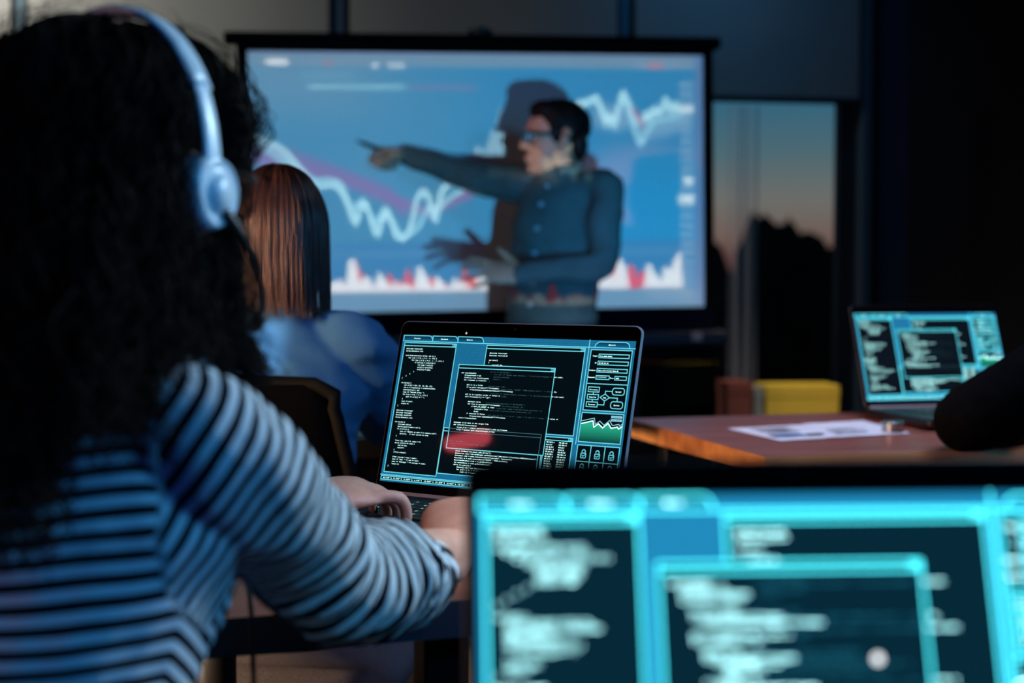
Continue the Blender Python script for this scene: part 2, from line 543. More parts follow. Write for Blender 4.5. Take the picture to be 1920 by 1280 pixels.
    for s, v0 in (('Upload', .2984), ('Delete', .3829)):
        rrline(b, .9341, v0, .9806, v0 + .0425, .009, z + .00005); text(b, s, .9574 - len(s) * .0018, v0 + .0225, z + .0001, cw=.0036)
    b = new('graph_panel'); quad(b, .8265, .4598, .9908, .6425, z, 1); rect(b, .8265, .4598, .9908, .6425, z + .00009)
    gp = [(.8285, .5303), (.8738, .5085), (.8800, .5480), (.8965, .5250), (.9150, .5490), (.9340, .5180), (.9480, .5480), (.9720, .5380), (.9770, .5500), (.9890, .5340)]
    f = b.faces.new([b.verts.new((X_(u), Y_(v), z + .00004)) for u, v in [(.8285, .641)] + [(.9890, .641)] + gp[::-1]]); f.material_index = 5
    poly(b, gp, z + .00006, 3); poly(b, [(u + .004 if 0 < i < 9 else u, v - .017) for i, (u, v) in enumerate(gp)], z + .00006, 7, LT * .9)
    for v0, s in ((.4702, 'Transfer'), (.4905, 'GLR NET')):
        quad(b, .9427, v0, .9862, v0 + .0150, z + .0001, 7)
        for j, ch in enumerate(s): put_char(b, ch, X_(.9475 + j * .0042), Y_(v0 + .011), .0042 * UW, .0016, z + .00015, 1)
    b = new('lock_panel'); quad(b, .827, .6628, .9915, .930, z, 1); rect(b, .827, .6628, .9915, .930, z + .00005)
    seg(b, (.8804, .663), (.8804, .93), z + .00005); seg(b, (.9354, .663), (.9354, .93), z + .00005); seg(b, (.827, .7635), (.9915, .7635), z + .00005); seg(b, (.827, .850), (.9915, .850), z + .00005)
    for u in (.8537, .9080, .9630):
        for v in (.7250, .8120):
            rrline(b, u - .0095, v - .0125, u + .0095, v + .0165, .003, z + .00006)
            poly(b, [(u - .005, v + .001), (u - .001, v + .007), (u + .006, v - .003)], z + .00006, 2, LT * .8)
            poly(b, [(u + .0055, v - .013)] + [(u + .0065 * math.cos(a), v - .022 - .0115 * math.sin(a)) for a in (0, .5, 1.1, 1.6, 2.1, 2.7, 3.14)], z + .00006)
    b = new('status_strip'); quad(b, .0040, .9645, .9960, .9880, z, 1); rect(b, .0040, .9645, .9960, .9880, z + .00005); seg(b, (0, .9560), (1, .9560), z)
    text(b, COORDS, .0125, .9770, z + .0001, cw=.00400, clip=.99)
    return out

_UI = {}
def grid_mat(name, base, line, k):
    m, t, b = nt(name)
    tc = t.nodes.new('ShaderNodeTexCoord'); s = t.nodes.new('ShaderNodeSeparateXYZ'); t.links.new(tc.outputs['Object'], s.inputs[0])
    def stripe(o):
        a = t.nodes.new('ShaderNodeMath'); a.operation = 'MULTIPLY'; a.inputs[1].default_value = 1 / .00235; t.links.new(o, a.inputs[0])
        f = t.nodes.new('ShaderNodeMath'); f.operation = 'FRACT'; t.links.new(a.outputs[0], f.inputs[0])
        g = t.nodes.new('ShaderNodeMath'); g.operation = 'LESS_THAN'; g.inputs[1].default_value = .2; t.links.new(f.outputs[0], g.inputs[0]); return g
    g1, g2 = stripe(s.outputs[0]), stripe(s.outputs[1])
    mx = t.nodes.new('ShaderNodeMath'); mx.operation = 'MAXIMUM'; t.links.new(g1.outputs[0], mx.inputs[0]); t.links.new(g2.outputs[0], mx.inputs[1])
    c = t.nodes.new('ShaderNodeMix'); c.data_type = 'RGBA'; c.inputs[6].default_value = lin(base); c.inputs[7].default_value = lin(line)
    t.links.new(mx.outputs[0], c.inputs[0]); t.links.new(c.outputs[2], b.inputs['Emission Color'])
    b.inputs['Emission Strength'].default_value = k; b.inputs['Base Color'].default_value = (.004, .004, .005, 1); b.inputs['Roughness'].default_value = .035
    b.inputs['Specular IOR Level'].default_value = .35
    return m

def scheme(name, grid, gline, gk, panel, pk, line, lk, txt, tk, dim, dk):
    tabm, t, b = nt(name + '_tab')
    tc = t.nodes.new('ShaderNodeTexCoord'); s = t.nodes.new('ShaderNodeSeparateXYZ'); t.links.new(tc.outputs['Object'], s.inputs[0])
    mr = t.nodes.new('ShaderNodeMapRange'); mr.inputs[1].default_value = Y_(.04); mr.inputs[2].default_value = Y_(.006); t.links.new(s.outputs[1], mr.inputs[0])
    c = t.nodes.new('ShaderNodeMix'); c.data_type = 'RGBA'; c.inputs[6].default_value = lin(grid); c.inputs[7].default_value = lin((6, 26, 44))
    t.links.new(mr.outputs[0], c.inputs[0]); t.links.new(c.outputs[2], b.inputs['Emission Color']); b.inputs['Emission Strength'].default_value = gk
    b.inputs['Base Color'].default_value = (.004, .004, .005, 1); b.inputs['Roughness'].default_value = .035
    gm, t, b = nt(name + '_green')
    tc = t.nodes.new('ShaderNodeTexCoord'); s = t.nodes.new('ShaderNodeSeparateXYZ'); t.links.new(tc.outputs['Object'], s.inputs[0])
    mr = t.nodes.new('ShaderNodeMapRange'); mr.inputs[1].default_value = Y_(.645); mr.inputs[2].default_value = Y_(.53); t.links.new(s.outputs[1], mr.inputs[0])
    c = t.nodes.new('ShaderNodeMix'); c.data_type = 'RGBA'; c.inputs[6].default_value = lin((8, 46, 44)); c.inputs[7].default_value = lin((40, 176, 142))
    t.links.new(mr.outputs[0], c.inputs[0]); t.links.new(c.outputs[2], b.inputs['Emission Color']); b.inputs['Emission Strength'].default_value = 1.0
    b.inputs['Base Color'].default_value = (.004, .004, .005, 1); b.inputs['Roughness'].default_value = .035
    return [grid_mat(name + '_grid', grid, gline, gk), emit(name + '_panel', panel, pk), emit(name + '_line', line, lk), emit(name + '_text', txt, tk), emit(name + '_dim', dim, dk), gm, tabm, emit(name + '_label', (140, 205, 225), 1.0)]

# ------------------------------------------------------------------ laptop
LW, LD = .3580, .2480            # width, depth of the body
ROWS = ['`1234567890-=', '\tQWERTYUIOP[]', '\tASDFGHJKL;\'', '\tZXCVBNM,./']
def keyboard_mesh():
    bm = bmesh.new()
    y = -.045
    pit = .0191
    rows = [(['esc'] + ['f'] * 12, .011, [1.0] * 13 + [1.0]), (list('`1234567890-=') + [''], .0165, [1] * 13 + [1.5]), ([''] + list('QWERTYUIOP[]\\'), .0165, [1.5] + [1] * 13),
            ([''] + list("ASDFGHJKL;'") + [''], .0165, [1.75] + [1] * 11 + [1.75]), ([''] + list('ZXCVBNM,./') + [''], .0165, [2.25] + [1] * 10 + [2.25]), ([''] * 8, .0165, [1, 1, 1.2, 1.3, 5.2, 1.3, 1.2, 2.3])]
    for keys, h, ws in rows:
        tot = sum(ws[:len(keys)]); x = -tot * pit / 2
        for kch, w in zip(keys, ws):
            wd = w * pit
            box(bm, (x + .0011, y - h, .0004), (x + wd - .0011, y, .0017), 0, bev=.0004)
            if len(kch) == 1: put_char(bm, kch, x + wd / 2 - .003, y - h * .68, .006, .0062, .00176, 1)
            elif kch or w > 1.4: put_char(bm, '-', x + wd / 2 - .002, y - h * .68, .004, .005, .00176, 1)
            x += wd
        y -= h + .0024
    return bm

def laptop(label, cat, hinge, yaw, tilt, sch, rim='alu', kb_emit=.9, mark=None):
    "hinge: world point of the bottom centre of the display picture; yaw: facing; tilt: how far the lid leans back"
    root = thing('laptop', label, cat, (0, 0, 0), 0)
    MX = Matrix.Translation(hinge) @ Matrix.Rotation(yaw, 4, 'Z')
    base = MX @ V((0, .002, -.016 - .008))
    root.location = (base.x, base.y, base.z - .0075); root.rotation_euler = (0, 0, yaw)
    # body: top at local z=.0155
    bm = bmesh.new(); rrect(bm, -LW / 2, -LD, LW / 2, 0, .0012, .0152, .012, bev=.0018)
    for sx in (-1, 1):
        for sy in (-.225, -.02): lathe(bm, [(.006, 0), (.006, .0014)], Matrix.Translation((sx * .155, sy, 0)), 12)
    obj('keyboard_base', bm, M['darkalu'], root)
    bm = bmesh.new(); rrect(bm, -.145, -.146, .145, -.038, .0140, .0155, .004); obj('keyboard_well', bm, M['black'], root)
    k = obj('keyboard', keyboard_mesh(), [M['key'], emit('key_legend', (220, 235, 240), kb_emit)], root); k.location = (0, .006, .0152)
    bm = bmesh.new(); rrect(bm, -.068, -.240, .068, -.158, .0148, .0156, .004); obj('trackpad', bm, mat('trackpad', (40, 40, 46), .3, .3, var=.02), root)
    bm = bmesh.new(); tube(bm, [(-.14, .004, .0135), (.14, .004, .0135)], [.0048, .0048], 12, 1, cap=True); obj('hinge', bm, M['black'], root)
    # lid (its own frame: x right, y up the lid, z towards the user)
    R = Matrix.Translation((0, .001, .0155)) @ Matrix.Rotation(-tilt, 4, 'X') @ Matrix.Rotation(PI / 2, 4, 'X')
    mx = R
    bm = bmesh.new(); rrect(bm, -LW / 2, -.006, LW / 2, .2290, -.0052, 0.0, .011, bev=.0012)
    lid = obj('lid', bm, M[rim], root); lid.matrix_local = mx
    bm = bmesh.new(); rrect(bm, -LW / 2 + .0018, -.0045, LW / 2 - .0018, .2272, .0, .0006, .0095)
    bz = obj('screen_bezel', bm, M['bezel'], lid)
    bm = bmesh.new(); box(bm, (-.17, -.0040, .0002), (.17, .0035, .0022)); obj('chin_strip', bm, M['alu'], lid)
    bm = bmesh.new(); lathe(bm, [(.0013, 0), (.0013, .00015)], Matrix.Translation((0, .2205, .0006)), 12); obj('webcam', bm, M['black'], lid)
    bm = bmesh.new(); quad(bm, 0, 0, 1, 1, .0002, 0)
    disp = obj('display', bm, sch, root); disp.matrix_local = mx @ Matrix.Translation((0, .0150, .0006))
    for nm, me in UI:
        o = bpy.data.objects.new(nm, me); link(o, disp)
        for i in range(8):
            o.material_slots[i].link = 'OBJECT'; o.material_slots[i].material = sch[i]
    if mark == 'plus':
        bm = bmesh.new()
        for w, h in ((.0032, .0008), (.0008, .0032)): box(bm, (-.0733 - w / 2, .2140 - h / 2, .0005), (-.0733 + w / 2, .2140 + h / 2, .0008))
        obj('plus_mark', bm, emit('white_mark', (225, 235, 235), 1.0), lid)
    if mark == 'white_dot':
        bm = bmesh.new(); lathe(bm, [(.0026, 0), (.0026, .0003)], Matrix.Translation((X_(.612), Y_(.455), .0012)), 20)
        obj('white_dot', bm, emit('white_dot_emit', (230, 236, 238), 2.2), disp)  # small white disc laid on the display
    return root

UI = []
for nm, bm_ in ui_parts():
    me_ = bpy.data.meshes.new(nm); bm_.to_mesh(me_); bm_.free()
    for _ in range(8): me_.materials.append(None)
    UI.append((nm, me_))

S_C = scheme('mid', (20, 98, 140), (36, 126, 166), 1.0, (3, 14, 19), 1.0, (112, 222, 238), 1.0, (204, 250, 246), 2.3, (60, 96, 104), 1.2)
S_F = scheme('near', (22, 120, 168), (40, 140, 184), 1.2, (6, 40, 54), 1.0, (66, 212, 226), 3.6, (170, 246, 250), 8.5, (24, 90, 110), 3)
S_R = scheme('far', (24, 112, 158), (40, 130, 176), 1.0, (3, 16, 24), 1.0, (84, 214, 230), 2.0, (176, 246, 246), 4.2, (40, 70, 84), 1.0)

# ------------------------------------------------------------------ tables
def desk(label, corner, yaw, w, d, top_z, topm, edgem, legs, thick=.035, cat='table'):
    "corner: near-left corner on plan; x runs along the near edge, y away"
    t = thing('desk', label, cat, (corner[0], corner[1], 0), yaw)
    bm = bmesh.new(); box(bm, (0, 0, top_z - thick), (w, d, top_z))
    for f in bm.faces:
        n = f.normal; f.normal_update()
        f.material_index = 0 if f.normal.z > .5 else 1
    obj('tabletop', bm, [topm, edgem], t)
    for (x, y) in legs: obj('leg', boxes(((x - .022, y - .022, 0), (x + .022, y + .022, top_z - thick)), bev=.003), M['blackmetal'], t)
    for y in (d * .5, d - .08): obj('under_frame', boxes(((.06, y, top_z - thick - .04), (w - .06, y + .03, top_z - thick))), M['blackmetal'], t)
    return t
# wooden table on the right
c0 = at(1434, 858, 2.37); c0.z = 0
desk('reddish wooden table with an oak edge carrying a laptop, papers and a tin', (c0.x, c0.y), math.radians(15.5), 1.7, .66, .75, M['table_r'], M['table_edge'],
     [(.07, .07), (1.63, .07), (.07, .59), (1.63, .59)])
# the table in the middle, under the woman's laptop
yawM = math.radians(18.8)
cm = V((-.2447, 1.255, 0)) - V((math.cos(yawM), math.sin(yawM), 0)) * .75
MATM = wood('dim_reddish_wood', (104, 66, 56), (136, 92, 72))
desk('wooden desk with a dark front edge under the striped-sweater woman\'s laptop', (cm.x, cm.y), yawM, 1.32, .66, .75, MATM, mat('dark_blue_edge', (30, 36, 52), .5, var=.1), [(.10, .06), (.955, .06), (.10, .6), (1.25, .6)])
# the table of the woman in blue
desk('pale laminate desk in front of the woman in the blue shirt', (-1.35, 2.56), math.radians(4), 1.5, .62, .75, M['table_w'], M['blackmetal'], [(.06, .06), (1.472, .06), (.06, .56), (1.472, .56)])
# the near desk the photographer sits at
desk('plain dark desk nearest the camera under the blurred laptop', (-.10, .36), math.radians(2), 1.0, .72, .713, mat('dark_desk', (38, 34, 34), .5, var=.08), M['blackmetal'], [(.06, .06), (.94, .06), (.06, .66), (.94, .66)])

# ------------------------------------------------------------------ the three laptops
laptop('sharp open laptop full of code windows, under the striped-sweater woman\'s hands', 'laptop', V((-.0291, 1.7365, .7900)), math.radians(-32.3), math.radians(15.8), S_C, mark='plus')
laptop('large out-of-focus laptop nearest the camera with glowing cyan windows', 'laptop', V((.1574, .7014, .7530)), math.radians(3.5), math.radians(18.6), S_F, 'black', mark='white_dot')
laptop('small open laptop on the reddish wooden table behind the black sleeve', 'laptop', V((.9206, 3.0346, .7900)), math.radians(14.6), math.radians(20), S_R, 'darkalu')

# ------------------------------------------------------------------ the room, turned ten degrees to the camera
RA = math.radians(10.0)
RM = Matrix.Translation((0, 5.50, 0)) @ Matrix.Rotation(RA, 4, 'Z')      # x along the window wall, y outwards, origin on the wall line
def rbox(bm, lo, hi, mi=0, bev=0.): return box(bm, lo, hi, mi, RM, bev)
XL, XR, YB, ZT = -3.6, 1.62, -7.6, 2.75
bm = bmesh.new(); rbox(bm, (XL - .2, YB - .2, -.08), (XR + .2, .35, 0)); struct('floor', bm, M['carpet'])
bm = bmesh.new(); rbox(bm, (XL - .2, YB - .2, ZT), (XR + .2, .35, ZT + .1)); struct('ceiling', bm, M['ceil'])
bm = bmesh.new(); rbox(bm, (XL - .2, YB - .2, 0), (XL, .35, ZT)); struct('wall_left', bm, M['wall'])
bm = bmesh.new(); rbox(bm, (XR, YB - .2, 0), (XR + .2, .35, ZT)); struct('wall_right', bm, M['wall'])
bm = bmesh.new(); rbox(bm, (XL, YB - .2, 0), (XR, YB, ZT)); struct('wall_rear', bm, M['wall'])
bm = bmesh.new(); rbox(bm, (XL, .0, 0), (XR, .2, .16)); rbox(bm, (XL, .0, 2.6), (XR, .2, ZT)); struct('wall_back', bm, M['wall'])
bm = bmesh.new(); rbox(bm, (XR - .02, YB, 0), (XR, -.02, .09)); struct('baseboard_right', bm, M['black'])
bm = bmesh.new(); rbox(bm, (XL, YB, 0), (XL + .02, -.02, .09)); struct('baseboard_left', bm, M['black'])
MU = [-2.93, -1.80, -.662, .438, 1.437]                 # mullion centres along the wall
for i, x in enumerate(MU):
    bm = bmesh.new(); rbox(bm, (x - .022, -.03, .16), (x + .022, .12, 2.6), 0, .004); rbox(bm, (x - .05, .03, .16), (x + .05, .14, 2.6), 1)
    o = struct('trim_%d' % (i + 1), bm, M['mull']); o.data.materials.append(M['winframe'])
bm = bmesh.new(); rbox(bm, (1.50, -.02, .16), (XR, .1, 2.6)); struct('trim_6', bm, mat('navy_panel', (16, 24, 44), .7, var=.05))
gm, gt, gb = nt('window_glass')
out = gt.nodes['Material Output']; tr = gt.nodes.new('ShaderNodeBsdfTransparent'); tr.inputs[0].default_value = (.93, .96, .96, 1)
gl = gt.nodes.new('ShaderNodeBsdfGlossy'); gl.inputs['Roughness'].default_value = .02
fr = gt.nodes.new('ShaderNodeFresnel'); fr.inputs[0].default_value = 1.45
mxs = gt.nodes.new('ShaderNodeMixShader'); gt.links.new(fr.outputs[0], mxs.inputs[0]); gt.links.new(tr.outputs[0], mxs.inputs[1]); gt.links.new(gl.outputs[0], mxs.inputs[2]); gt.links.new(mxs.outputs[0], out.inputs[0])
WX = [XL] + MU
for i in range(len(WX) - 1):
    a, b_ = WX[i] + .05, WX[i + 1] - .05
    bm = bmesh.new()
    rbox(bm, (a, .05, .16), (a + .035, .10, 2.6)); rbox(bm, (b_ - .035, .05, .16), (b_, .10, 2.6)); rbox(bm, (a, .05, .16), (b_, .10, .22)); rbox(bm, (a, .05, 2.54), (b_, .10, 2.6))
    fo = struct('window_%d' % (i + 1), bm, M['winframe'])
    bm = bmesh.new(); rbox(bm, (a + .034, .072, .215), (b_ - .034, .078, 2.545)); obj('pane', bm, gm, fo)
BL = ['leftmost grey roller blind, warmly lit, behind the curly hair', 'grey roller blind above the left half of the projection screen', 'dark grey roller blind above the right half of the projection screen', 'navy dark roller blind over the uncovered dusk window']
WB = [(-2.92, -1.83), (-1.77, -.70), (-.622, .405), (.475, 1.395)]
for i, (a, b_) in enumerate(WB):
    p0 = RM @ V(((a + b_) / 2, -.04, 2.6)); t = thing('roller_blind', BL[i], 'blind', p0, RA, 'roller blinds on the window wall')
    h = (b_ - a) / 2; drop = 1.752 - 2.6
    bm = bmesh.new(); n = 24
    for j in range(n):
        x0, x1 = -h + 2 * h * j / n, -h + 2 * h * (j + 1) / n
        f = lambda x: .0025 * math.sin(x * 9 + i)
        vs = [bm.verts.new((x, f(x) + dy, z)) for x, dy, z in ((x0, 0, drop), (x1, 0, drop), (x1, 0, -.03), (x0, 0, -.03))]; bm.faces.new(vs)
    bmesh.ops.remove_doubles(bm, verts=bm.verts, dist=.0001)
    obj('blind_fabric', bm, M['blind'], t, True)
    bm = bmesh.new(); tube(bm, [(-h, 0, -.03), (h, 0, -.03)], [.024, .024], 14, 1, cap=True); obj('roller_tube', bm, M['winframe'], t)
    bm = bmesh.new(); box(bm, (-h, -.008, drop - .022), (h, .008, drop + .004), bev=.003); obj('hem_bar', bm, M['black'], t)
# pale see-through strip added to stand in for reflections in the glass
sm, st, sb = nt('pane_reflection')
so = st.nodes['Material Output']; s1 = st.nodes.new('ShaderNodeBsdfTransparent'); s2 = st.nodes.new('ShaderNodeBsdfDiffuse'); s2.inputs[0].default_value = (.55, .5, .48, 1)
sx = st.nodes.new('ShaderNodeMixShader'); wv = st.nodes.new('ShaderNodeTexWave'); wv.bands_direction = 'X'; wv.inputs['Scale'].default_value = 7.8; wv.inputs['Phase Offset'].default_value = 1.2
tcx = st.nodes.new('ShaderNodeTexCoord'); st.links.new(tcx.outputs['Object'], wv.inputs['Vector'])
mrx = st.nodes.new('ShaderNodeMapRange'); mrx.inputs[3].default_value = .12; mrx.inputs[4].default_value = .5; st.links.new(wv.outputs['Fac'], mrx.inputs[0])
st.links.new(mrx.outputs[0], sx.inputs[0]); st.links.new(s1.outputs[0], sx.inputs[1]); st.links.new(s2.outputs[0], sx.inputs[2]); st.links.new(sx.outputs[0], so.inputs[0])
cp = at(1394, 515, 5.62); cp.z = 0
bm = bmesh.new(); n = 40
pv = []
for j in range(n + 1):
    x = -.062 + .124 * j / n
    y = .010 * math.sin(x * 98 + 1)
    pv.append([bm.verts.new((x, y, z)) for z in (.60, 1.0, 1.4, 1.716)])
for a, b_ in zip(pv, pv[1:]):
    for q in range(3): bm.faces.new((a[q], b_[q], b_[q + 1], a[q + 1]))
o = obj('reflection_strip', bm, sm, None, True); o.location = cp; o.rotation_euler = (0, 0, RA); tag(o, 'narrow pale see-through strip standing in for a reflection in the dusk window', 'reflection')
# low bench under the window with boxes on it
bench = thing('window_bench', 'low dark bench under the dusk window with a yellow box on it', 'bench', (1.02, 5.12, 0), RA)
obj('bench_top', boxes(((-.62, -.17, .455), (.42, .17, .49)), bev=.004), M['blackmetal'], bench)
for x in (-.56, .36): obj('leg', boxes(((x - .025, -.15, 0), (x + .025, .15, .455)), bev=.004), M['blackmetal'], bench)
def carton(name, u0, u1, v0, label, cat, m, dy=0., hh=None):
    d = 5.04 + dy; a, b_ = at(u0, v0, d), at(u1, v0, d); w = b_.x - a.x
    t = thing(name, label, cat, ((a.x + b_.x) / 2, d, .49), RA * .5)
    obj('body', boxes(((-w / 2, -.01, 0), (w / 2, .15, a.z - .49 - .03)), bev=.004), m, t)
    obj('lid', boxes(((-w / 2 - .002, -.012, a.z - .49 - .045), (w / 2 + .002, .152, a.z - .49)), bev=.004), m, t)
    return t
carton('storage_box', 1434, 1574, 722, 'flat-fronted yellow storage box on the low bench under the window', 'box', M['yellow'])
carton('file_box', 1362, 1410, 716, 'reddish brown file box beside the yellow box under the window', 'box', M['redbrown'])
carton('document_box', 1413, 1431, 726, 'thin pale grey-green document box between the reddish and the yellow box', 'box', M['palegrey'])
# trees outside
bm = bmesh.new()
for k in range(26):
    x = -26 + 2.3 * k + random.uniform(-.6, .6); y = 44 + random.uniform(-5, 9)
    u = 960 + x * FP / y
    top = HC + (515 - (455 if u < 1440 else 415 if u < 1560 else 440) + random.uniform(-10, 14)) * y / FP
    g = bmesh.ops.create_icosphere(bm, subdivisions=4, radius=1)
    for v in g['verts']:
        p = v.co.copy(); d = 1 + .32 * noise.noise(p * 2.2 + V((k * 3.1, 0, 0))) + .2 * noise.noise(p * 6 + V((k, 5, 2)))
        v.co = V((x + p.x * 2.0 * d, y + p.y * 1.6 * d, top - 4.2 + p.z * 4.0 * d))
    tube(bm, [(x, y, -9), (x, y, top - 6)], [.3, .2], 8, 1)
o = obj('treeline', bm, M['tree'], None, True); tag(o, 'black treeline silhouette against the dusk sky beyond the window', 'trees', None, 'stuff')
bm = bmesh.new()
bmesh.ops.create_grid(bm, x_segments=40, y_segments=40, size=1)
for v in bm.verts: v.co = V((v.co.x * 140, 70 + v.co.y * 62, -9 + .8 * noise.noise(v.co * 5)))
struct('ground', bm, M['tree'])

# ------------------------------------------------------------------ projection screen on its stand
TL, TR_, BR_ = at(463, 94, 4.75), at(1318, 103, 4.99), at(1316, 582, 4.99)
BL_ = at(463, 597, 4.75)
xv = (TR_ - TL).normalized(); zv = (TL - BL_); zv = (zv - xv * zv.dot(xv)).normalized(); nv = zv.cross(xv)   # nv points away from the audience
SW, SH = (TR_ - TL).length, (TL - BL_).length * .985
SM = Matrix(((xv.x, nv.x, zv.x, TL.x), (xv.y, nv.y, zv.y, TL.y), (xv.z, nv.z, zv.z, TL.z), (0, 0, 0, 1)))   # local origin: top-left of the picture
ps = thing('projection_screen', 'large portable projection screen glowing blue with a price chart', 'screen', V((TL.x + TR_.x, TL.y + TR_.y, 0)) / 2, 0)
pinv = Matrix.Translation(ps.location).inverted()
def sobj(name, bm, m, parent=ps):
    o = obj(name, bm, m, parent); return o
PS = pinv @ SM
bm = bmesh.new(); n = 12
for i in range(n):
    box(bm, (SW * i / n, 0, -SH), (SW * (i + 1) / n, .004, 0), 0, PS)
sobj('screen_fabric', bm, M['screen_cloth'])
bm = bmesh.new()
box(bm, (-.035, -.002, -SH - .004), (.001, .005, .03), 0, PS); box(bm, (SW - .001, -.002, -SH - .004), (SW + .035, .005, .03), 0, PS); box(bm, (-.035, -.002, -.002), (SW + .035, .005, .030), 0, PS)
sobj('black_border', bm, M['frame_b'])
bm = bmesh.new(); box(bm, (-.035, -.002, -SH - .088), (SW + .035, .005, -SH + .001), 0, PS); sobj('lower_border', bm, M['navy'])
bm = bmesh.new(); box(bm, (-.075, -.03, .018), (SW + .058, .03, .058), 0, PS, .008); sobj('top_bar', bm, M['frame_b'])
bm = bmesh.new(); box(bm, (-.09, -.045, -SH - .135), (SW + .075, .045, -SH - .083), 0, PS, .01); sobj('base_case', bm, mat('blue_black_case', (14, 18, 40), .4, var=.03))
bm = bmesh.new(); box(bm, (SW - .06, -.055, -SH - .118), (SW - .025, -.044, -SH - .088), 0, PS, .003); sobj('latch', bm, M['alu'])
bm = bmesh.new(); box(bm, (SW * .5 - .02, -.02, .056), (SW * .5 + .02, .02, .085), 0, PS, .006); tube(bm, [PS @ V((SW * .5 - .035, 0, .07)), PS @ V((SW * .5 + .035, 0, .07))], [.009, .009], 10, 1); sobj('carry_hook', bm, M['black'])
bm = bmesh.new(); tube(bm, [PS @ V((SW * .5, .05, -SH - .1)), PS @ V((SW * .5, .05, .05))], [.012, .012], 10, 1); sobj('support_pole', bm, M['blackmetal'])
zb = (PS @ V((SW * .5, 0, -SH - .13))).z
for sxx in (.22, .78):
    q = PS @ V((SW * sxx, 0, -SH - .13))
    bm = bmesh.new(); box(bm, (q.x - .025, q.y - .02, .02), (q.x + .025, q.y + .02, q.z + .01)); box(bm, (q.x - .03, q.y - .25, 0), (q.x + .03, q.y + .2, .025), bev=.006); sobj('leg', bm, M['blackmetal'])

# ------------------------------------------------------------------ the projector and what it throws on the screen
PP = V((.548, 1.0, .752))
pc = SM @ V((SW / 2, 0, -SH / 2))
fwd = nv.copy()                                           # lens axis square to the screen, picture shifted as projectors do
pj = thing('projector', 'white data projector on the near desk throwing the chart on the screen', 'projector', (PP.x, PP.y - .02, .713), math.atan2(-fwd.x, fwd.y))
bm = bmesh.new(); rrect(bm, -.13, -.22, .13, .0, .008, .082, .02, bev=.008); obj('body', bm, M['white_pl'], pj)
bm = bmesh.new(); lathe(bm, [(.030, -.01), (.030, .010), (.024, .014), (.022, .006), (.0001, .004)], Matrix.Translation((0, 0, .039)) @ Matrix.Rotation(-PI / 2, 4, 'X'), 28); obj('lens_barrel', bm, M['black'], pj)
for x in (-.1, .1): obj('foot', lathe(bmesh.new(), [(.01, 0), (.01, .01)], Matrix.Translation((x, -.03, 0)), 12), M['black'], pj)
bm = bmesh.new(); box(bm, (.128, -.18, .03), (.132, -.05, .06)); obj('vent', bm, M['black'], pj)

pd = bpy.data.lights.new('projector_beam', 'SPOT'); po = bpy.data.objects.new('projector_beam', pd); COL.objects.link(po)
z_ = -fwd; x_ = V((0, 0, 1)).cross(z_).normalized(); y_ = z_.cross(x_)
rot = Matrix((x_, y_, z_)).transposed()
po.matrix_world = Matrix.Translation(PP + fwd * .03) @ rot.to_4x4()
pd.spot_size = math.radians(75); pd.spot_blend = 0; pd.shadow_soft_size = .006; pd.energy = 450; pd.color = (1, 1, 1)
inv = po.matrix_world.inverted()
def proj(p):
    q = inv @ p; return V((q.x / -q.z, q.y / -q.z))
p00, p10, p01 = proj(SM @ V((0, 0, 0))), proj(SM @ V((SW, 0, 0))), proj(SM @ V((0, 0, -SH)))
ex, ey = p10 - p00, p01 - p00
pd.use_nodes = True; t = pd.node_tree; t.nodes.clear()
LO = t.nodes.new('ShaderNodeOutputLight'); EM = t.nodes.new('ShaderNodeEmission'); t.links.new(EM.outputs[0], LO.inputs[0])
def mth(op, a, b=None, c=None, clamp=False):
    n = t.nodes.new('ShaderNodeMath'); n.operation = op; n.use_clamp = clamp
    for i, x in enumerate((a, b, c)):
        if x is None: continue
        if isinstance(x, (int, float)): n.inputs[i].default_value = x
        else: t.links.new(x, n.inputs[i])
    return n.outputs[0]
tc = t.nodes.new('ShaderNodeTexCoord'); sp = t.nodes.new('ShaderNodeSeparateXYZ'); t.links.new(tc.outputs['Normal'], sp.inputs[0])
nz = mth('MULTIPLY', sp.outputs[2], -1.0)
gx = mth('SUBTRACT', mth('DIVIDE', sp.outputs[0], nz), p00.x); gy = mth('SUBTRACT', mth('DIVIDE', sp.outputs[1], nz), p00.y)
det = ex.x * ey.y - ex.y * ey.x
U = mth('ADD', mth('MULTIPLY', gx, ey.y / det), mth('MULTIPLY', gy, -ey.x / det))
Vv = mth('ADD', mth('MULTIPLY', gx, -ex.y / det), mth('MULTIPLY', gy, ex.x / det))
def sstep(x, a, b):
    n = t.nodes.new('ShaderNodeMapRange'); n.interpolation_type = 'SMOOTHSTEP'; t.links.new(x, n.inputs[0]) if not isinstance(x, (int, float)) else None
    n.inputs[1].default_value = a; n.inputs[2].default_value = b; return n.outputs[0]
def mul(*a):
    r = a[0]
    for b in a[1:]: r = mth('MULTIPLY', r, b)
    return r
def inside(u0, u1, v0, v1, s=.004):
    return mul(sstep(U, u0 - s, u0 + s), sstep(U, u1 + s, u1 - s), sstep(Vv, v0 - s, v0 + s), sstep(Vv, v1 + s, v1 - s))
def curve(pts, x=None):
    n = t.nodes.new('ShaderNodeFloatCurve'); c = n.mapping.curves[0]
    n.mapping.use_clip = False
    pts = sorted(pts)
    while len(c.points) < len(pts): c.points.new(.5, .5)
    for q, (a, b) in zip(c.points, pts): q.location = (a, b); q.handle_type = 'VECTOR'
    n.mapping.update(); t.links.new(x or U, n.inputs[1]); return n.outputs[0]
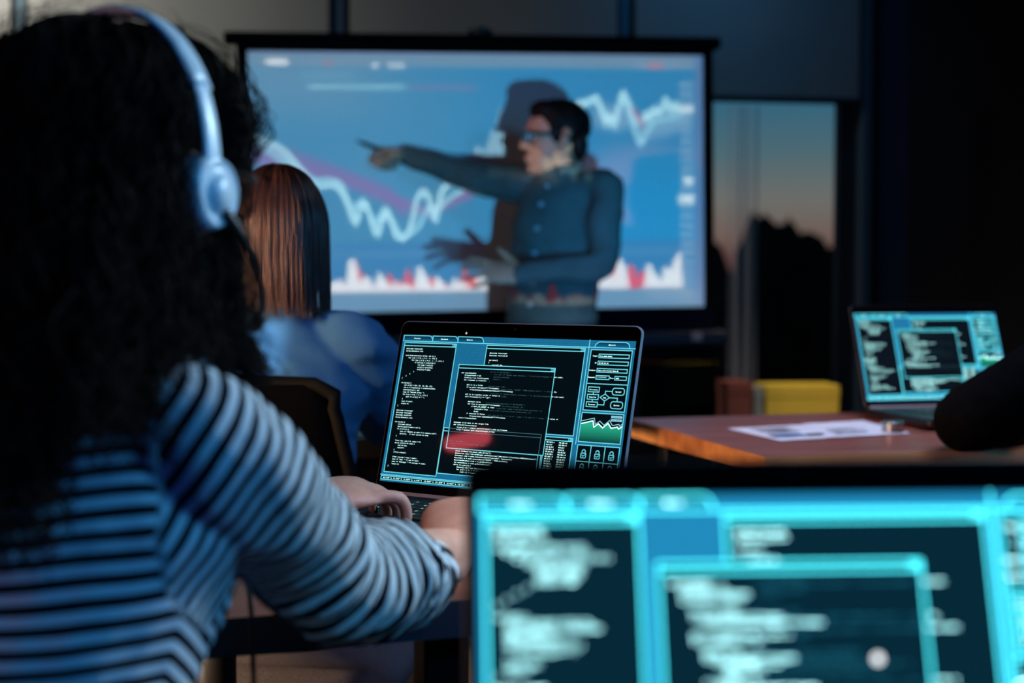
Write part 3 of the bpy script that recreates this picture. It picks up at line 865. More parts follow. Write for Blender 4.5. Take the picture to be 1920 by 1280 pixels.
def layer(col, mask, rgb, k=1.0, gain=1.0):
    n = t.nodes.new('ShaderNodeMix'); n.data_type = 'RGBA'; t.links.new(mth('MULTIPLY', mask, k), n.inputs[0])
    if isinstance(col, tuple): n.inputs[6].default_value = col
    else: t.links.new(col, n.inputs[6])
    n.inputs[7].default_value = tuple(x * gain for x in lin(rgb)[:3]) + (1,); return n.outputs[2]
px = lambda u: (u - 463) / 854.
py = lambda v, u=900: (v - (94 + (u - 463) * .0105)) / (503 - (u - 463) * .028)
def line_env(P, w, dx=.0035):
    Q = sorted((px(u), py(v, u)) for u, v in P)
    def f(x):
        if x <= Q[0][0]: return Q[0][1]
        for (a, b), (c, d) in zip(Q, Q[1:]):
            if x <= c: return b + (d - b) * (x - a) / max(c - a, 1e-6)
        return Q[-1][1]
    lo, hi = [], []
    N = 150
    for i in range(N + 1):
        x = i / N; s = [f(x + dx * k / 3) for k in range(-3, 4)]
        lo.append((x, min(s) - w)); hi.append((x, max(s) + w))
    return lo, hi
def band(P, w, s=.004):
    lo, hi = line_env(P, w)
    a, b = mth('SUBTRACT', Vv, curve(lo)), mth('SUBTRACT', curve(hi), Vv)
    return mul(sstep(a, -s, s), sstep(b, -s, s))
# ground colours
base = layer(lin((66, 156, 202)), sstep(U, .34, .62), (40, 150, 206), 1)
base = layer(base, mul(sstep(Vv, .30, .62), sstep(U, .45, .62)), (14, 160, 228), .85)
base = layer(base, mul(sstep(U, .40, .16), sstep(Vv, .34, .1)), (112, 168, 200), .75)
base = layer(base, sstep(Vv, .72, .745), (50, 138, 198), .8)
base = layer(base, mul(sstep(Vv, .755, .768), sstep(Vv, .80, .775)), (84, 160, 212), .6)
base = layer(base, sstep(Vv, .065, .045), (126, 168, 192), .95)
base = layer(base, sstep(Vv, .022, .004), (128, 148, 190), .8)
base = layer(base, sstep(Vv, .918, .926), (120, 168, 200), .9)
# moving-average ribbon
base = layer(base, mul(band([(463, 296), (560, 318), (650, 345), (740, 385), (790, 402), (830, 380), (875, 362), (1000, 420), (1317, 420)], .018, .012), sstep(U, px(876), px(868))), (152, 124, 188), .8)
base = layer(base, mul(band([(463, 270), (560, 306), (650, 340), (720, 372), (745, 400), (775, 420), (900, 380), (1317, 400)], .028, .012), sstep(U, px(752), px(738))), (136, 124, 190), .75)
# area under the spike and the pale cloud on the right
SPK = [(463, 600), (862, 600), (868, 306), (876, 282), (884, 270), (893, 288), (903, 262), (910, 244), (918, 244), (922, 205), (927, 200), (932, 225), (937, 236), (948, 240), (955, 252), (960, 288), (985, 296), (1000, 600), (1317, 600)]
lo = curve([(px(u), py(v, u) if v < 599 else .99) for u, v in SPK])
base = layer(base, mul(sstep(mth('SUBTRACT', Vv, lo), -.004, .01), sstep(Vv, .44, .425), inside(px(866), px(990), .1, .45)), (150, 208, 236), .95)
base = layer(base, mul(band([(463, 240), (1085, 205), (1110, 215), (1150, 225), (1170, 215), (1195, 240), (1250, 232), (1290, 215), (1317, 210)], .045, .03), sstep(U, px(1090), px(1120)), sstep(U, px(1300), px(1285))), (150, 200, 232), .7)
CH = [(463, 250), (520, 280), (556, 320), (570, 340), (588, 354), (606, 348), (622, 352), (634, 370), (645, 405), (652, 425), (657, 420), (664, 386), (670, 380), (677, 395), (686, 436), (694, 446), (702, 420), (709, 394), (718, 415), (728, 448), (740, 454), (752, 440), (760, 410), (768, 372), (780, 360), (790, 372), (797, 410), (802, 420), (808, 380), (816, 352), (828, 350), (838, 342), (850, 348), (862, 352), (900, 330), (950, 300), (962, 262), (972, 300), (984, 250), (996, 292), (1006, 262), (1016, 306), (1028, 270), (1040, 300), (1052, 240), (1075, 190), (1085, 200), (1097, 188), (1108, 180), (1118, 205), (1126, 236), (1134, 215), (1143, 240), (1150, 210), (1158, 172), (1166, 180), (1178, 215), (1188, 230), (1198, 235), (1204, 210), (1212, 225), (1222, 200), (1232, 220), (1243, 182), (1252, 215), (1262, 192), (1272, 212), (1290, 204), (1317, 204)]
CH2 = [(463, 260), (560, 330), (586, 342), (606, 338), (628, 346), (648, 400), (665, 378), (690, 425), (708, 392), (738, 452), (770, 430), (788, 390), (803, 400), (830, 372), (870, 350), (1080, 190), (1110, 192), (1140, 232), (1160, 178), (1178, 230), (1190, 268), (1196, 276), (1204, 252), (1216, 232), (1240, 225), (1262, 222), (1288, 208), (1317, 206)]
hide = mth('MAXIMUM', sstep(U, px(868), px(858)), sstep(U, px(958), px(964)))
fin = sstep(U, px(1298), px(1290))
base = layer(base, mul(band(CH2, .006), hide, fin), (150, 218, 238), .9, 1.35)
base = layer(base, mul(band(CH, .007), hide, fin), (176, 230, 244), .95, 1.45)
base = layer(base, mul(band([(463, 500), (1180, 205), (1194, 232), (1202, 236), (1317, 236)], .006), inside(px(1178), px(1202), .1, .4)), (190, 70, 120), .8)
# volume bars
random.seed(11)
RB = {653: 493, 660: 515, 716: 517, 747: 509, 791: 524, 857: 508, 872: 520, 905: 522, 968: 505, 973: 520, 1010: 525, 1060: 517, 1080: 524, 1145: 493, 1170: 501, 1178: 503, 1190: 514, 1200: 516, 1270: 480}
WB_ = {613: 535, 620: 528, 632: 540, 640: 493, 646: 492, 652: 500, 664: 526, 676: 524, 694: 516, 704: 528, 724: 532, 742: 538, 768: 502, 772: 506, 780: 522, 803: 524, 812: 532, 835: 526, 850: 534, 880: 526, 890: 524, 915: 532, 940: 528, 980: 535, 1000: 530, 1022: 526, 1040: 534, 1100: 522, 1120: 528, 1132: 502, 1150: 492, 1156: 488, 1162: 503, 1208: 500, 1212: 499, 1222: 520, 1238: 504, 1243: 507, 1252: 515, 1260: 490, 1265: 476, 1270: 478}
def bars(D, base_v, jit):
    pts = []
    keys = sorted(D)
    for i in range(140):
        x = 600 + (1276 - 600) * i / 139
        k = min(keys, key=lambda q: abs(q - x)); v = D[k] if abs(k - x) < 5.5 else base_v + random.uniform(-jit, jit)
        pts.append((px(x), py(v, x)))
    return curve([(0, .93)] + pts + [(px(1278), .93), (1, .93)])
foot = mul(sstep(Vv, .924, .918), sstep(U, px(600), px(606)), sstep(U, px(1279), px(1275)))
base = layer(base, mul(sstep(mth('SUBTRACT', Vv, bars(RB, 538, 7)), -.002, .004), foot), (236, 84, 100), 1, 1.2)
base = layer(base, mul(sstep(mth('SUBTRACT', Vv, bars(WB_, 543, 6)), -.002, .004), foot, mth('SUBTRACT', 1.0, inside(px(1171), px(1192), .8, .95))), (236, 244, 248), .95, 1.3)
# lettering strips: logo, toolbar, legend rows, price column, date row
def dashes(u0, u1, v0, v1, rgb, k, freq, duty=.6, horiz=True):
    c = mth('FRACT', mth('MULTIPLY', U if horiz else Vv, freq))
    return layer(base, mul(inside(u0, u1, v0, v1, .0035), sstep(c, duty + .12, duty - .12)), rgb, k)
base = layer(base, inside(px(497), px(536), .032, .052), (240, 246, 250), 1.0, 1.3)
base = dashes(px(560), px(680), .036, .052, (150, 176, 200), .6, 44)
base = layer(base, inside(px(600), px(616), .036, .052), (214, 140, 128), .6)
for u in (694, 725, 741):
    base = layer(base, inside(px(u - 5), px(u + 5), .043, .062), (220, 236, 246), 1.0, 1.2)
base = dashes(px(560), px(655), .084, .100, (130, 200, 232), .6, 60, .75)
base = dashes(px(570), px(750), .126, .143, (150, 222, 240), .95, 30, .9)
base = layer(base, inside(px(753), px(880), .126, .145), (122, 142, 190), .7)
base = dashes(px(1182), px(1292), .036, .052, (170, 190, 214), .7, 26, .6)
base = layer(base, inside(px(1208), px(1238), .036, .054), (226, 148, 166), .9)
base = dashes(px(1271), px(1297), .10, .93, (150, 196, 228), .95, 27, .42, False)
for u, v, w, h in ((1282, 206, 15, 6), (1283, 376, 15, 8), (1287, 341, 8, 8)):
    base = layer(base, inside(px(u - w), px(u + w), py(v - h, u), py(v + h, u), .006), (214, 240, 248), 1.0, 1.3)
base = dashes(px(1200), px(1296), .938, .962, (160, 196, 222), .7, 40, .7)
base = dashes(px(610), px(1190), .930, .948, (130, 186, 216), .35, 19, .35)
base = layer(base, sstep(U, px(1298), px(1303)), (96, 138, 190), .9)
edge = inside(.0, 1.0, .0, 1.0, .004)
t.links.new(base, EM.inputs[0]); t.links.new(mul(edge, 1.0), EM.inputs[1])

# ------------------------------------------------------------------ people
random.seed(23)
def head_mx(c, f, up=V((0, 0, 1)), s=1.0):
    f = f.normalized(); x = f.cross(up).normalized(); z = x.cross(f).normalized()
    return Matrix(((x.x * s, f.x * s, z.x * s, c.x), (x.y * s, f.y * s, z.y * s, c.y), (x.z * s, f.z * s, z.z * s, c.z), (0, 0, 0, 1)))

def head(bm, mx):
    "local frame: x right, y forward, z up; origin between crown and chin"
    ellipsoid(bm, (0, -.012, .030), (.073, .092, .083), mx, 28, 18)
    rings_loft(bm, [((0, .052, -.112), .018, .022), ((0, .044, -.100), .036, .042), ((0, .034, -.078), .048, .054), ((0, .026, -.045), .058, .064), ((0, .022, -.01), .063, .067), ((0, .02, .03), .066, .071), ((0, .012, .065), .060, .068)], mx, 24)
    tube(bm, [mx @ V(p) for p in ((0, .084, .020), (0, .096, -.004), (0, .107, -.022))], [.0075, .0085, .0105], 10, 3)
    for s in (-1, 1):
        ellipsoid(bm, (.010 * s, .095, -.026), (.008, .010, .0075), mx, 12, 8)                 # nostril wings
        tube(bm, [mx @ V(p) for p in ((.010 * s, .086, .028), (.030 * s, .083, .031), (.048 * s, .066, .026))], [.006, .0065, .005], 8, 2)   # brow
        ellipsoid(bm, (.040 * s, .062, -.016), (.017, .018, .014), mx, 14, 10)                 # cheekbone
        tube(bm, [mx @ V(p) for p in ((.075 * s, -.006, -.030), (.079 * s, -.006, -.012), (.081 * s, -.014, .010), (.080 * s, -.022, .020))], [(.006, .008), (.006, .013), (.006, .017), (.004, .012)], 10, 3, up=mx.to_3x3() @ V((0, 1, 0)))   # ear
    ellipsoid(bm, (0, .091, -.056), (.023, .010, .0058), mx, 16, 8)
    ellipsoid(bm, (0, .089, -.0665), (.019, .010, .0065), mx, 16, 8)
    ellipsoid(bm, (0, .078, -.094), (.020, .015, .014), mx, 14, 10)

def eyes(mx, parent_add):
    for s in (-1, 1):
        bm = bmesh.new(); ellipsoid(bm, (.031 * s, .0775, .010), (.0125, .0085, .0095), mx, 16, 10)
        parent_add('eye', bm, M['eye'], True)

FING = [(.028, .088, (.036, .023, .019), .0082), (.0095, .092, (.040, .026, .020), .0086), (-.0095, .089, (.037, .024, .019), .0081), (-.027, .081, (.029, .019, .017), .0070)]
def hand(bm, W, ydir, dorsal, side, curls, spread=(8, 2, -3, -9), thumb=None, s=1.0, thumb_curl=20):
    "returns fingertip frames (tip, direction, dorsal)"
    y = ydir.normalized(); z = (dorsal - y * dorsal.dot(y)).normalized(); x = y.cross(z) * (1 if side == 'L' else -1)
    P = lambda a, b, c: W + (x * a + y * b + z * c) * s
    tube(bm, [P(0, -.03, 0), P(0, .0, 0), P(.002, .03, .001), P(.001, .060, .002), P(0, .084, 0)], [(.023 * s, .017 * s), (.026 * s, .017 * s), (.035 * s, .0155 * s), (.040 * s, .0145 * s), (.039 * s, .011 * s)], 18, 4, up=z)
    tips = []
    for (bx, by, ls, r), c, sp in zip(FING, curls, spread):
        a = math.radians(sp); fx, fy = math.sin(a), math.cos(a)
        p = V((bx * .92, by - .012, .0015)); pts = [V((bx * .7, by - .045, 0)), p]; ang = 0; rad = [r * .95, r * 1.08]
        for l, cc, k in zip(ls, c, (1.0, .94, .84)):
            ang += math.radians(cc)
            d = V((fx * math.cos(ang), fy * math.cos(ang), -math.sin(ang)))
            pts.append(pts[-1] + d * l); rad.append(r * k)
        w = [P(*q) for q in pts]
        tube(bm, w, [q * s for q in rad], 12, 4)
        dd = (w[-1] - w[-2]).normalized()
        nn = (z * math.cos(ang) + y * math.sin(ang))
        tips.append((w[-1], dd, nn.normalized(), r * s))
    tp = thumb or [(.020, .012, -.006), (.040, .036, -.012), (.054, .066, -.016), (.058, .092, -.020)]
    w = [P(*q) for q in tp]
    tube(bm, w, [.013 * s, .0125 * s, .0102 * s, .0085 * s], 12, 4)
    dd = (w[-1] - w[-2]).normalized(); tips.append((w[-1], dd, (z + x * .5).normalized(), .0088 * s))
    return tips

def nails(tips, add, m):
    for p, d, n, r in tips:
        x = d.cross(n).normalized(); n = x.cross(d).normalized()
        mx = Matrix(((x.x, d.x, n.x, p.x), (x.y, d.y, n.y, p.y), (x.z, d.z, n.z, p.z), (0, 0, 0, 1)))
        bm = bmesh.new(); ellipsoid(bm, (0, r * .25, r * .62), (r * .72, r * 1.05, r * .34), mx, 12, 8); add('fingernail', bm, m, True)

def limbs(bm, J, legs=True, arms=True):
    f = J['f']
    tube(bm, [J['pel'], J['wai'], J['che'], J['nek']], [(.128, .086), (.106, .072), (.122, .076), (.054, .050)], 24, 4, up=f)
    tube(bm, [J['nek'] - V((0, 0, .05)), J['nek'] + (J['hd'] - J['nek']) * .35, J['hd'] + J['hf'] * -.018], [.060, .052, .052], 18, 4)
    for s in 'RL':
        if arms:
            tube(bm, [J['che'] + (J['sh' + s] - J['che']) * .4 + V((0, 0, .05)), J['sh' + s]], [.040, .036], 12, 2)
            tube(bm, [J['sh' + s], (J['sh' + s] + J['el' + s]) / 2, J['el' + s]], [.035, .031, .026], 14, 4)
            tube(bm, [J['el' + s], J['el' + s] * .6 + J['wr' + s] * .4, J['wr' + s]], [.027, .029, .024], 14, 4)
        if legs:
            tube(bm, [J['hip' + s], J['kn' + s]], [.060, .038], 16, 4); tube(bm, [J['kn' + s], J['kn' + s] * .65 + J['an' + s] * .35, J['an' + s]], [.038, .036, .028], 16, 4)
            ff = J.get('ff' + s, f); tube(bm, [J['an' + s] + V((0, 0, -.03)) - ff * .04, J['an' + s] + V((0, 0, -.045)) + ff * .15], [(.034, .028), (.036, .020)], 12, 3, up=V((0, 0, 1)))

def person(me, base, label, m):
    me.transform(Matrix.Translation(-base))
    o = obj('person', me, m); o.location = base; tag(o, label, 'person')
    def add(name, g, mm, smooth=True, parent=None):
        if isinstance(g, bmesh.types.BMesh):
            q = bpy.data.meshes.new(name); g.normal_update(); g.to_mesh(q); g.free(); g = q
        g.transform(Matrix.Translation(-base))
        return obj(name, g, mm, parent or o, smooth)
    return o, add

def legwear(add, J, m, r=(.088, .062, .048)):
    bm = bmesh.new()
    tube(bm, [J['pel'] - V((0, 0, .02)), J['pel'] + (J['wai'] - J['pel']) * .6], [(.152, .108), (.150, .108)], 24, 3, up=J['f'])
    for s in 'RL': tube(bm, [J['hip' + s], J['kn' + s], J['kn' + s] * .5 + J['an' + s] * .5, J['an' + s] + V((0, 0, .01))], [r[0], r[1], r[2] + .004, r[2]], 16, 4)
    add('trousers', solidify_union(bm, .009, 3), m)
    for s in 'RL':
        ff = J.get('ff' + s, J['f']); a = J['an' + s]
        bm = bmesh.new(); tube(bm, [a - ff * .05 + V((0, 0, -.035)), a + ff * .06 + V((0, 0, -.036)), a + ff * .17 + V((0, 0, -.048))], [(.042, .040), (.046, .038), (.042, .027)], 16, 4, up=V((0, 0, 1)))
        tube(bm, [a + V((0, 0, -.03)), a + V((0, 0, .03))], [.043, .042], 14, 2)
        add('shoe', solidify_union(bm, .006, 2), M['shoe'])

def seated(pel, f, kz=.47, spread=.10, kneelen=.42):
    r = f.cross(V((0, 0, 1))).normalized(); D = {}
    for s, k in (('R', 1), ('L', -1)):
        D['hip' + s] = pel + r * (.085 * k); D['kn' + s] = V((pel + f * kneelen + r * (spread * k)).to_tuple()); D['kn' + s].z = kz + .05
        D['an' + s] = D['kn' + s] + f * .03; D['an' + s].z = .075
    return D

def strand_hair(mx, n, R, H, endz, waves, thick, phis, flare=.2, start=(.1, 1.1), nseg=26, sides=4, zc=0., shrink=(.80, 1.02), sweep=None, press=None):
    "hair that follows a dome over the head and then falls; angles measured from the face, positive to the wearer's right"
    PT = np.zeros((n, nseg + 1, 3)); RD = np.zeros((n, nseg + 1)); AN = np.zeros(n)
    t = np.linspace(0, 1, nseg + 1)
    for i in range(n):
        ph = phis(); th0 = random.uniform(*start); fr = random.uniform(*shrink); AN[i] = ph
        Rr, Hh = R(ph) * fr, H(ph) * fr; ze = endz(ph) + random.uniform(-.02, .02)
        k = random.uniform(0, 6.28); k2 = random.uniform(0, 6.28); wf = random.uniform(*waves[2:4]); tk = random.uniform(*thick)
        arc = (PI / 2 - th0) * (Rr + Hh) / 2; drop = max(1e-4, zc - ze); L = arc + drop
        l = t * L
        p2 = np.array([sweep(ph, q) for q in t]) if sweep else np.full(nseg + 1, ph)
        up = l < arc
        th = th0 + (PI / 2 - th0) * np.minimum(l / max(arc, 1e-4), 1)
        q = np.clip((l - arc) / drop, 0, 1)
        rho = np.where(up, Rr * np.sin(th), Rr * (1 + (flare(ph) if callable(flare) else flare) * q)); z = np.where(up, zc + Hh * np.cos(th), zc - (l - arc))
        a = waves[0] + (waves[1] - waves[0]) * t
        rho = rho + a * np.sin(k + l * wf); aa = p2 + a * np.cos(k2 + l * wf * .93) / np.maximum(rho, .03); z = z + a * .35 * np.sin(k2 + l * wf)
        PT[i, :, 0] = rho * np.sin(aa); PT[i, :, 1] = rho * np.cos(aa) - .012; PT[i, :, 2] = z
        RD[i] = tk * np.minimum(1, .35 + t * 5) * (1 - t ** 4 * .75)
    if press: PT = press(PT)
    T = np.gradient(PT, axis=1); T /= np.linalg.norm(T, axis=2, keepdims=True) + 1e-9
    ref = PT * [1, 1, 0] + [0, .012, .02]; X = np.cross(T, ref); X /= np.linalg.norm(X, axis=2, keepdims=True) + 1e-9; Y = np.cross(X, T)
    g = np.arange(sides) * 2 * PI / sides
    VV = PT[:, :, None, :] + RD[:, :, None, None] * (X[:, :, None, :] * np.cos(g)[None, None, :, None] + Y[:, :, None, :] * np.sin(g)[None, None, :, None])
    VV = VV.reshape(-1, 3) @ np.array(mx.to_3x3()).T + np.array(mx.translation)
    idx = np.arange(n * (nseg + 1) * sides).reshape(n, nseg + 1, sides); nx = np.roll(idx, -1, axis=2)
    F_ = np.stack([idx[:, :-1], nx[:, :-1], nx[:, 1:], idx[:, 1:]], axis=-1).reshape(-1, 4)
    return VV, F_

def mesh_np(name, parts):
    vs, fs, o = [], [], 0
    for v, f in parts: vs.append(v); fs.append(f + o); o += len(v)
    v = np.concatenate(vs); f = np.concatenate(fs).astype(np.int32)
    me = bpy.data.meshes.new(name); me.vertices.add(len(v)); me.vertices.foreach_set('co', v.astype(np.float32).ravel())
    me.loops.add(f.size); me.loops.foreach_set('vertex_index', f.ravel()); me.polygons.add(len(f))
    me.polygons.foreach_set('loop_start', np.arange(len(f), dtype=np.int32) * 4)
    me.update(calc_edges=True); me.validate(); return me

def bm_np(bm):
    bmesh.ops.triangulate(bm, faces=[f for f in bm.faces if len(f.verts) > 4]); bm.verts.index_update()
    v = np.array([q.co[:] for q in bm.verts]); f = np.array([([q.index for q in p.verts] + [p.verts[-1].index])[:4] if len(p.verts) == 4 else [p.verts[0].index, p.verts[1].index, p.verts[2].index, p.verts[2].index] for p in bm.faces if len(p.verts) == 4])
    bm.free(); return v, f

def hair_core(bm, mx, R, H, endz, k=.82, zc=0., flare=.2, open_face=.75, n=40):
    "closed dark mass under the strands, left open at the face"
    rows = []
    lev = [(.05, None), (.5, None), (.9, None), (1.25, None), (PI / 2, None)] + [(None, q) for q in (.2, .4, .6, .8, .95)]
    for th, q in lev:
        row = []
        for j in range(n):
            ph = -PI + 2 * PI * j / n
            Rr, Hh = R(ph) * k, H(ph) * k
            face = max(0., 1 - abs(ph) / open_face)
            if th is not None: rho, z = Rr * math.sin(th), zc + Hh * math.cos(th)
            else: rho, z = Rr * (1 + flare * q * .8), zc + (endz(ph) + .03 - zc) * q
            if face > 0 and (th is None or th > .9): rho *= .35
            row.append(bm.verts.new(mx @ V((rho * math.sin(ph), rho * math.cos(ph) - .012, z))))
        rows.append(row)
    for a, b in zip(rows, rows[1:]):
        for j in range(n): bm.faces.new((a[j], a[(j + 1) % n], b[(j + 1) % n], b[j]))
    return bm_np(bm)

def shell_sleeve(bm, pts, radii): tube(bm, pts, radii, 18, 6)

# ---- the woman in the striped sweater
Wf = V((.534, .845, 0)).normalized(); Wr = V((Wf.y, -Wf.x, 0))
HF = V((.42, .90, -.10)).normalized(); HD1 = V((-.312, 1.12, 1.146))
J = dict(f=Wf, pel=V((-.415, 1.00, .53)), wai=V((-.385, 1.02, .73)), che=V((-.35, 1.055, .90)), nek=V((-.338, 1.07, 1.005)), hd=HD1, hf=HF,
         shR=V((-.207, .992, .925)), elR=V((-.150, 1.140, .815)), wrR=at(842, 1036, 1.36),
         shL=V((-.482, 1.160, .935)), elL=V((-.44, 1.35, .81)), wrL=at(560, 938, 1.575))
J.update(seated(J['pel'], Wf)); J['knR'] = V((-.185, 1.345, .52)); J['anR'] = V((-.18, 1.36, .075))
mx1 = head_mx(HD1, HF, V((0, 0, 1)))
hd1 = head_mx(HD1 - V((0, 0, .012)), HF, V((0, 0, 1)), .93)
bm = bmesh.new(); limbs(bm, J); head(bm, hd1)
kR = at(872, 934, 1.450)
tipsR = hand(bm, J['wrR'], kR - J['wrR'], V((-.15, -.55, .8)), 'R', [(38, 40, 20), (34, 42, 22), (36, 44, 22), (40, 40, 20)], s=.98, thumb=[(.020, .010, -.006), (.036, .034, -.020), (.034, .060, -.036), (.026, .082, -.046)])
kL = at(676, 921, 1.610)
tipsL = hand(bm, J['wrL'], kL - J['wrL'], V((.05, -.25, 1)), 'L', [(2, 60, 36), (22, 54, 28), (22, 48, 26), (18, 40, 22)], s=.96, spread=(12, 2, -6, -14), thumb=[(.018, .012, -.008), (.036, .034, -.018), (.046, .062, -.029), (.044, .090, -.038)])
base1 = V((-.40, 1.05, 0))
p1, add1 = person(solidify_union(bm, .0032, 3), base1, 'woman with big curly dark hair in a striped sweater, typing, seen from behind', M['skin'])
nails(tipsR, add1, M['nail']); nails(tipsL, add1, M['nail']); eyes(hd1, add1)
legwear(add1, J, M['denim'])
# sweater: torso and two baggy sleeves grown into one, stripes follow each piece
bm = bmesh.new()
tube(bm, [J['pel'] + V((0, 0, -.02)), J['wai'], J['che'] - V((0, 0, .02)), J['che'] + V((0, 0, .050)), J['nek'] + V((0, 0, .0))], [(.172, .128), (.158, .115), (.172, .118), (.140, .090), (.066, .062)], 30, 5, up=Wf)
slR = [J['shR'] + (J['che'] - J['shR']) * .35 + V((0, 0, .035)), J['shR'] + V((0, 0, .004)), (J['shR'] + J['elR']) / 2 + V((.004, -.004, .0)), J['elR'] + V((.006, -.004, -.008)), J['elR'] * .62 + J['wrR'] * .38 + V((.004, 0, -.012)), J['elR'] * .46 + J['wrR'] * .54 + V((.004, 0, -.019)), J['elR'] * .27 + J['wrR'] * .73 + V((.003, 0, -.017))]
rdR = [.046, .053, .049, .047, .051, .043, .034]
slL = [J['shL'] + (J['che'] - J['shL']) * .35 + V((0, 0, .035)), J['shL'], (J['shL'] + J['elL']) / 2, J['elL'], J['elL'] * .5 + J['wrL'] * .5, J['elL'] * .06 + J['wrL'] * .94]
rdL = [.046, .052, .054, .054, .048, .035]
shell_sleeve(bm, slR, rdR); shell_sleeve(bm, slL, rdL)
sw = solidify_union(bm, .0042, 4)
def arc_table(pts):
    P, _ = catmull(pts, 14); S = [0.]
    for a, b in zip(P, P[1:]): S.append(S[-1] + (b - a).length)
    return P, S
straight = lambda sl: [sl[1] + (sl[1] - sl[3]).normalized() * .06] + sl[1:]
tabR, tabL = arc_table(straight(slR)), arc_table(straight(slL))
def near_arm(C, tab):
    P, S = tab; best = np.full(len(C), 9.); sb = np.zeros(len(C)); ib = np.zeros(len(C), int)
    for i in range(len(P) - 1):
        a = np.array(P[i]); d = np.array(P[i + 1]) - a; t = np.clip((C - a) @ d / (d @ d), 0 if i else -9, 1); q = np.linalg.norm(C - a - t[:, None] * d, axis=1)
        k = q < best; best[k] = q[k]; sb[k] = S[i] + t[k] * (S[i + 1] - S[i]); ib[k] = i
    return best, sb, ib
PIT = .0134
seamR = (Wr * .93 + V((0, 0, .1)) + Wf * .2).normalized(); seamL = (-Wr * .93 + Wf * .2).normalized()
att = sw.attributes.new('stripe', 'FLOAT', 'POINT'); dimm = []
nrm = [v.normal.copy() for v in sw.vertices]
vals = []
co_ = np.array([v.co[:] for v in sw.vertices]); nearR, nearL = near_arm(co_, tabR), near_arm(co_, tabL)
for v in sw.vertices:
    p = v.co; val = None; off = 0.
    for tab, seam, sh, na in ((tabR, seamR, J['shR'], nearR), (tabL, seamL, J['shL'], nearL)):
        d, s, i = na[0][v.index], na[1][v.index], int(na[2][v.index])
        if (p - sh).dot(seam) > -.012 and d < .105:
            tot = tab[1][-1]; q = s / tot
            ss = s + max(0, q - .70) ** 2 * .55 * tot * 2
            lt_ = max(0., min(1., (.13 - s) / .07)); ss += .50 * lt_ * ((p - sh).dot(Wr if sh is J['shR'] else -Wr) - .03)
            val = ss / PIT
            # folds: soft at the elbow, gathered towards the cuff
            g = max(0, min(1, (q - .30) / .3)); e = max(0, min(1, (q - .70) / .15))
            ax = (tab[0][min(i + 1, len(tab[0]) - 1)] - tab[0][max(i - 1, 0)]).normalized()
            w = noise.noise(p * 17 + V((3, 1, 7)))
            off = (.0065 * g * math.sin(s * 190 + 5.0 * noise.noise(p * 13)) * (1 - .55 * e) + .0022 * e * math.sin(s * 520 + 3 * noise.noise(p * 20))) * (.5 + .8 * w)
            off += .0060 * noise.noise(p * 27) * (1 - g) + .005 * g * noise.noise(p * 22)
            val += 1.6 * noise.noise(p * 15 + V((1, 8, 2))) * (.30 + .5 * g)
            break
    if val is None:
        c = J['pel'].lerp(J['nek'], max(0, min(1, (p.z - J['pel'].z) / (J['nek'].z - J['pel'].z))))
        fr_ = (p - c).dot(Wf); rt = (p - c).dot(Wr)
        front = max(0., fr_ + .002) if rt > 0 else 0
        val = (p.z + .62 * front + .010 * noise.noise(p * 5) + .004 * noise.noise(p * 14)) / PIT + .35
        off = .0055 * noise.noise(V((p.x * 9, p.y * 9, p.z * 16))) + .002 * noise.noise(p * 38)
    vals.append(val); v.co = p + nrm[v.index] * off
att.data.foreach_set('value', vals)
m, t, b = nt('striped_knit')
an = t.nodes.new('ShaderNodeAttribute'); an.attribute_name = 'stripe'
fr = t.nodes.new('ShaderNodeMath'); fr.operation = 'FRACT'; t.links.new(an.outputs['Fac'], fr.inputs[0])
tri = t.nodes.new('ShaderNodeMath'); tri.operation = 'PINGPONG'; tri.inputs[1].default_value = .5; t.links.new(an.outputs['Fac'], tri.inputs[0])
ss_ = t.nodes.new('ShaderNodeMapRange'); ss_.interpolation_type = 'SMOOTHSTEP'; ss_.inputs[1].default_value = .225; ss_.inputs[2].default_value = .305; t.links.new(tri.outputs[0], ss_.inputs[0])
cm_ = t.nodes.new('ShaderNodeMix'); cm_.data_type = 'RGBA'; cm_.inputs[6].default_value = lin((13, 16, 24)); cm_.inputs[7].default_value = lin((206, 206, 208)); t.links.new(ss_.outputs[0], cm_.inputs[0])
t.links.new(cm_.outputs[2], b.inputs['Base Color']); b.inputs['Roughness'].default_value = .95; b.inputs['Specular IOR Level'].default_value = .05
tc_ = t.nodes.new('ShaderNodeTexCoord'); n_ = t.nodes.new('ShaderNodeTexNoise'); n_.inputs['Scale'].default_value = 350; t.links.new(tc_.outputs['Object'], n_.inputs['Vector'])
bp_ = t.nodes.new('ShaderNodeBump'); bp_.inputs['Strength'].default_value = .35; bp_.inputs['Distance'].default_value = .002; t.links.new(n_.outputs['Fac'], bp_.inputs['Height']); t.links.new(bp_.outputs[0], b.inputs['Normal'])
add1('sweater', sw, m)
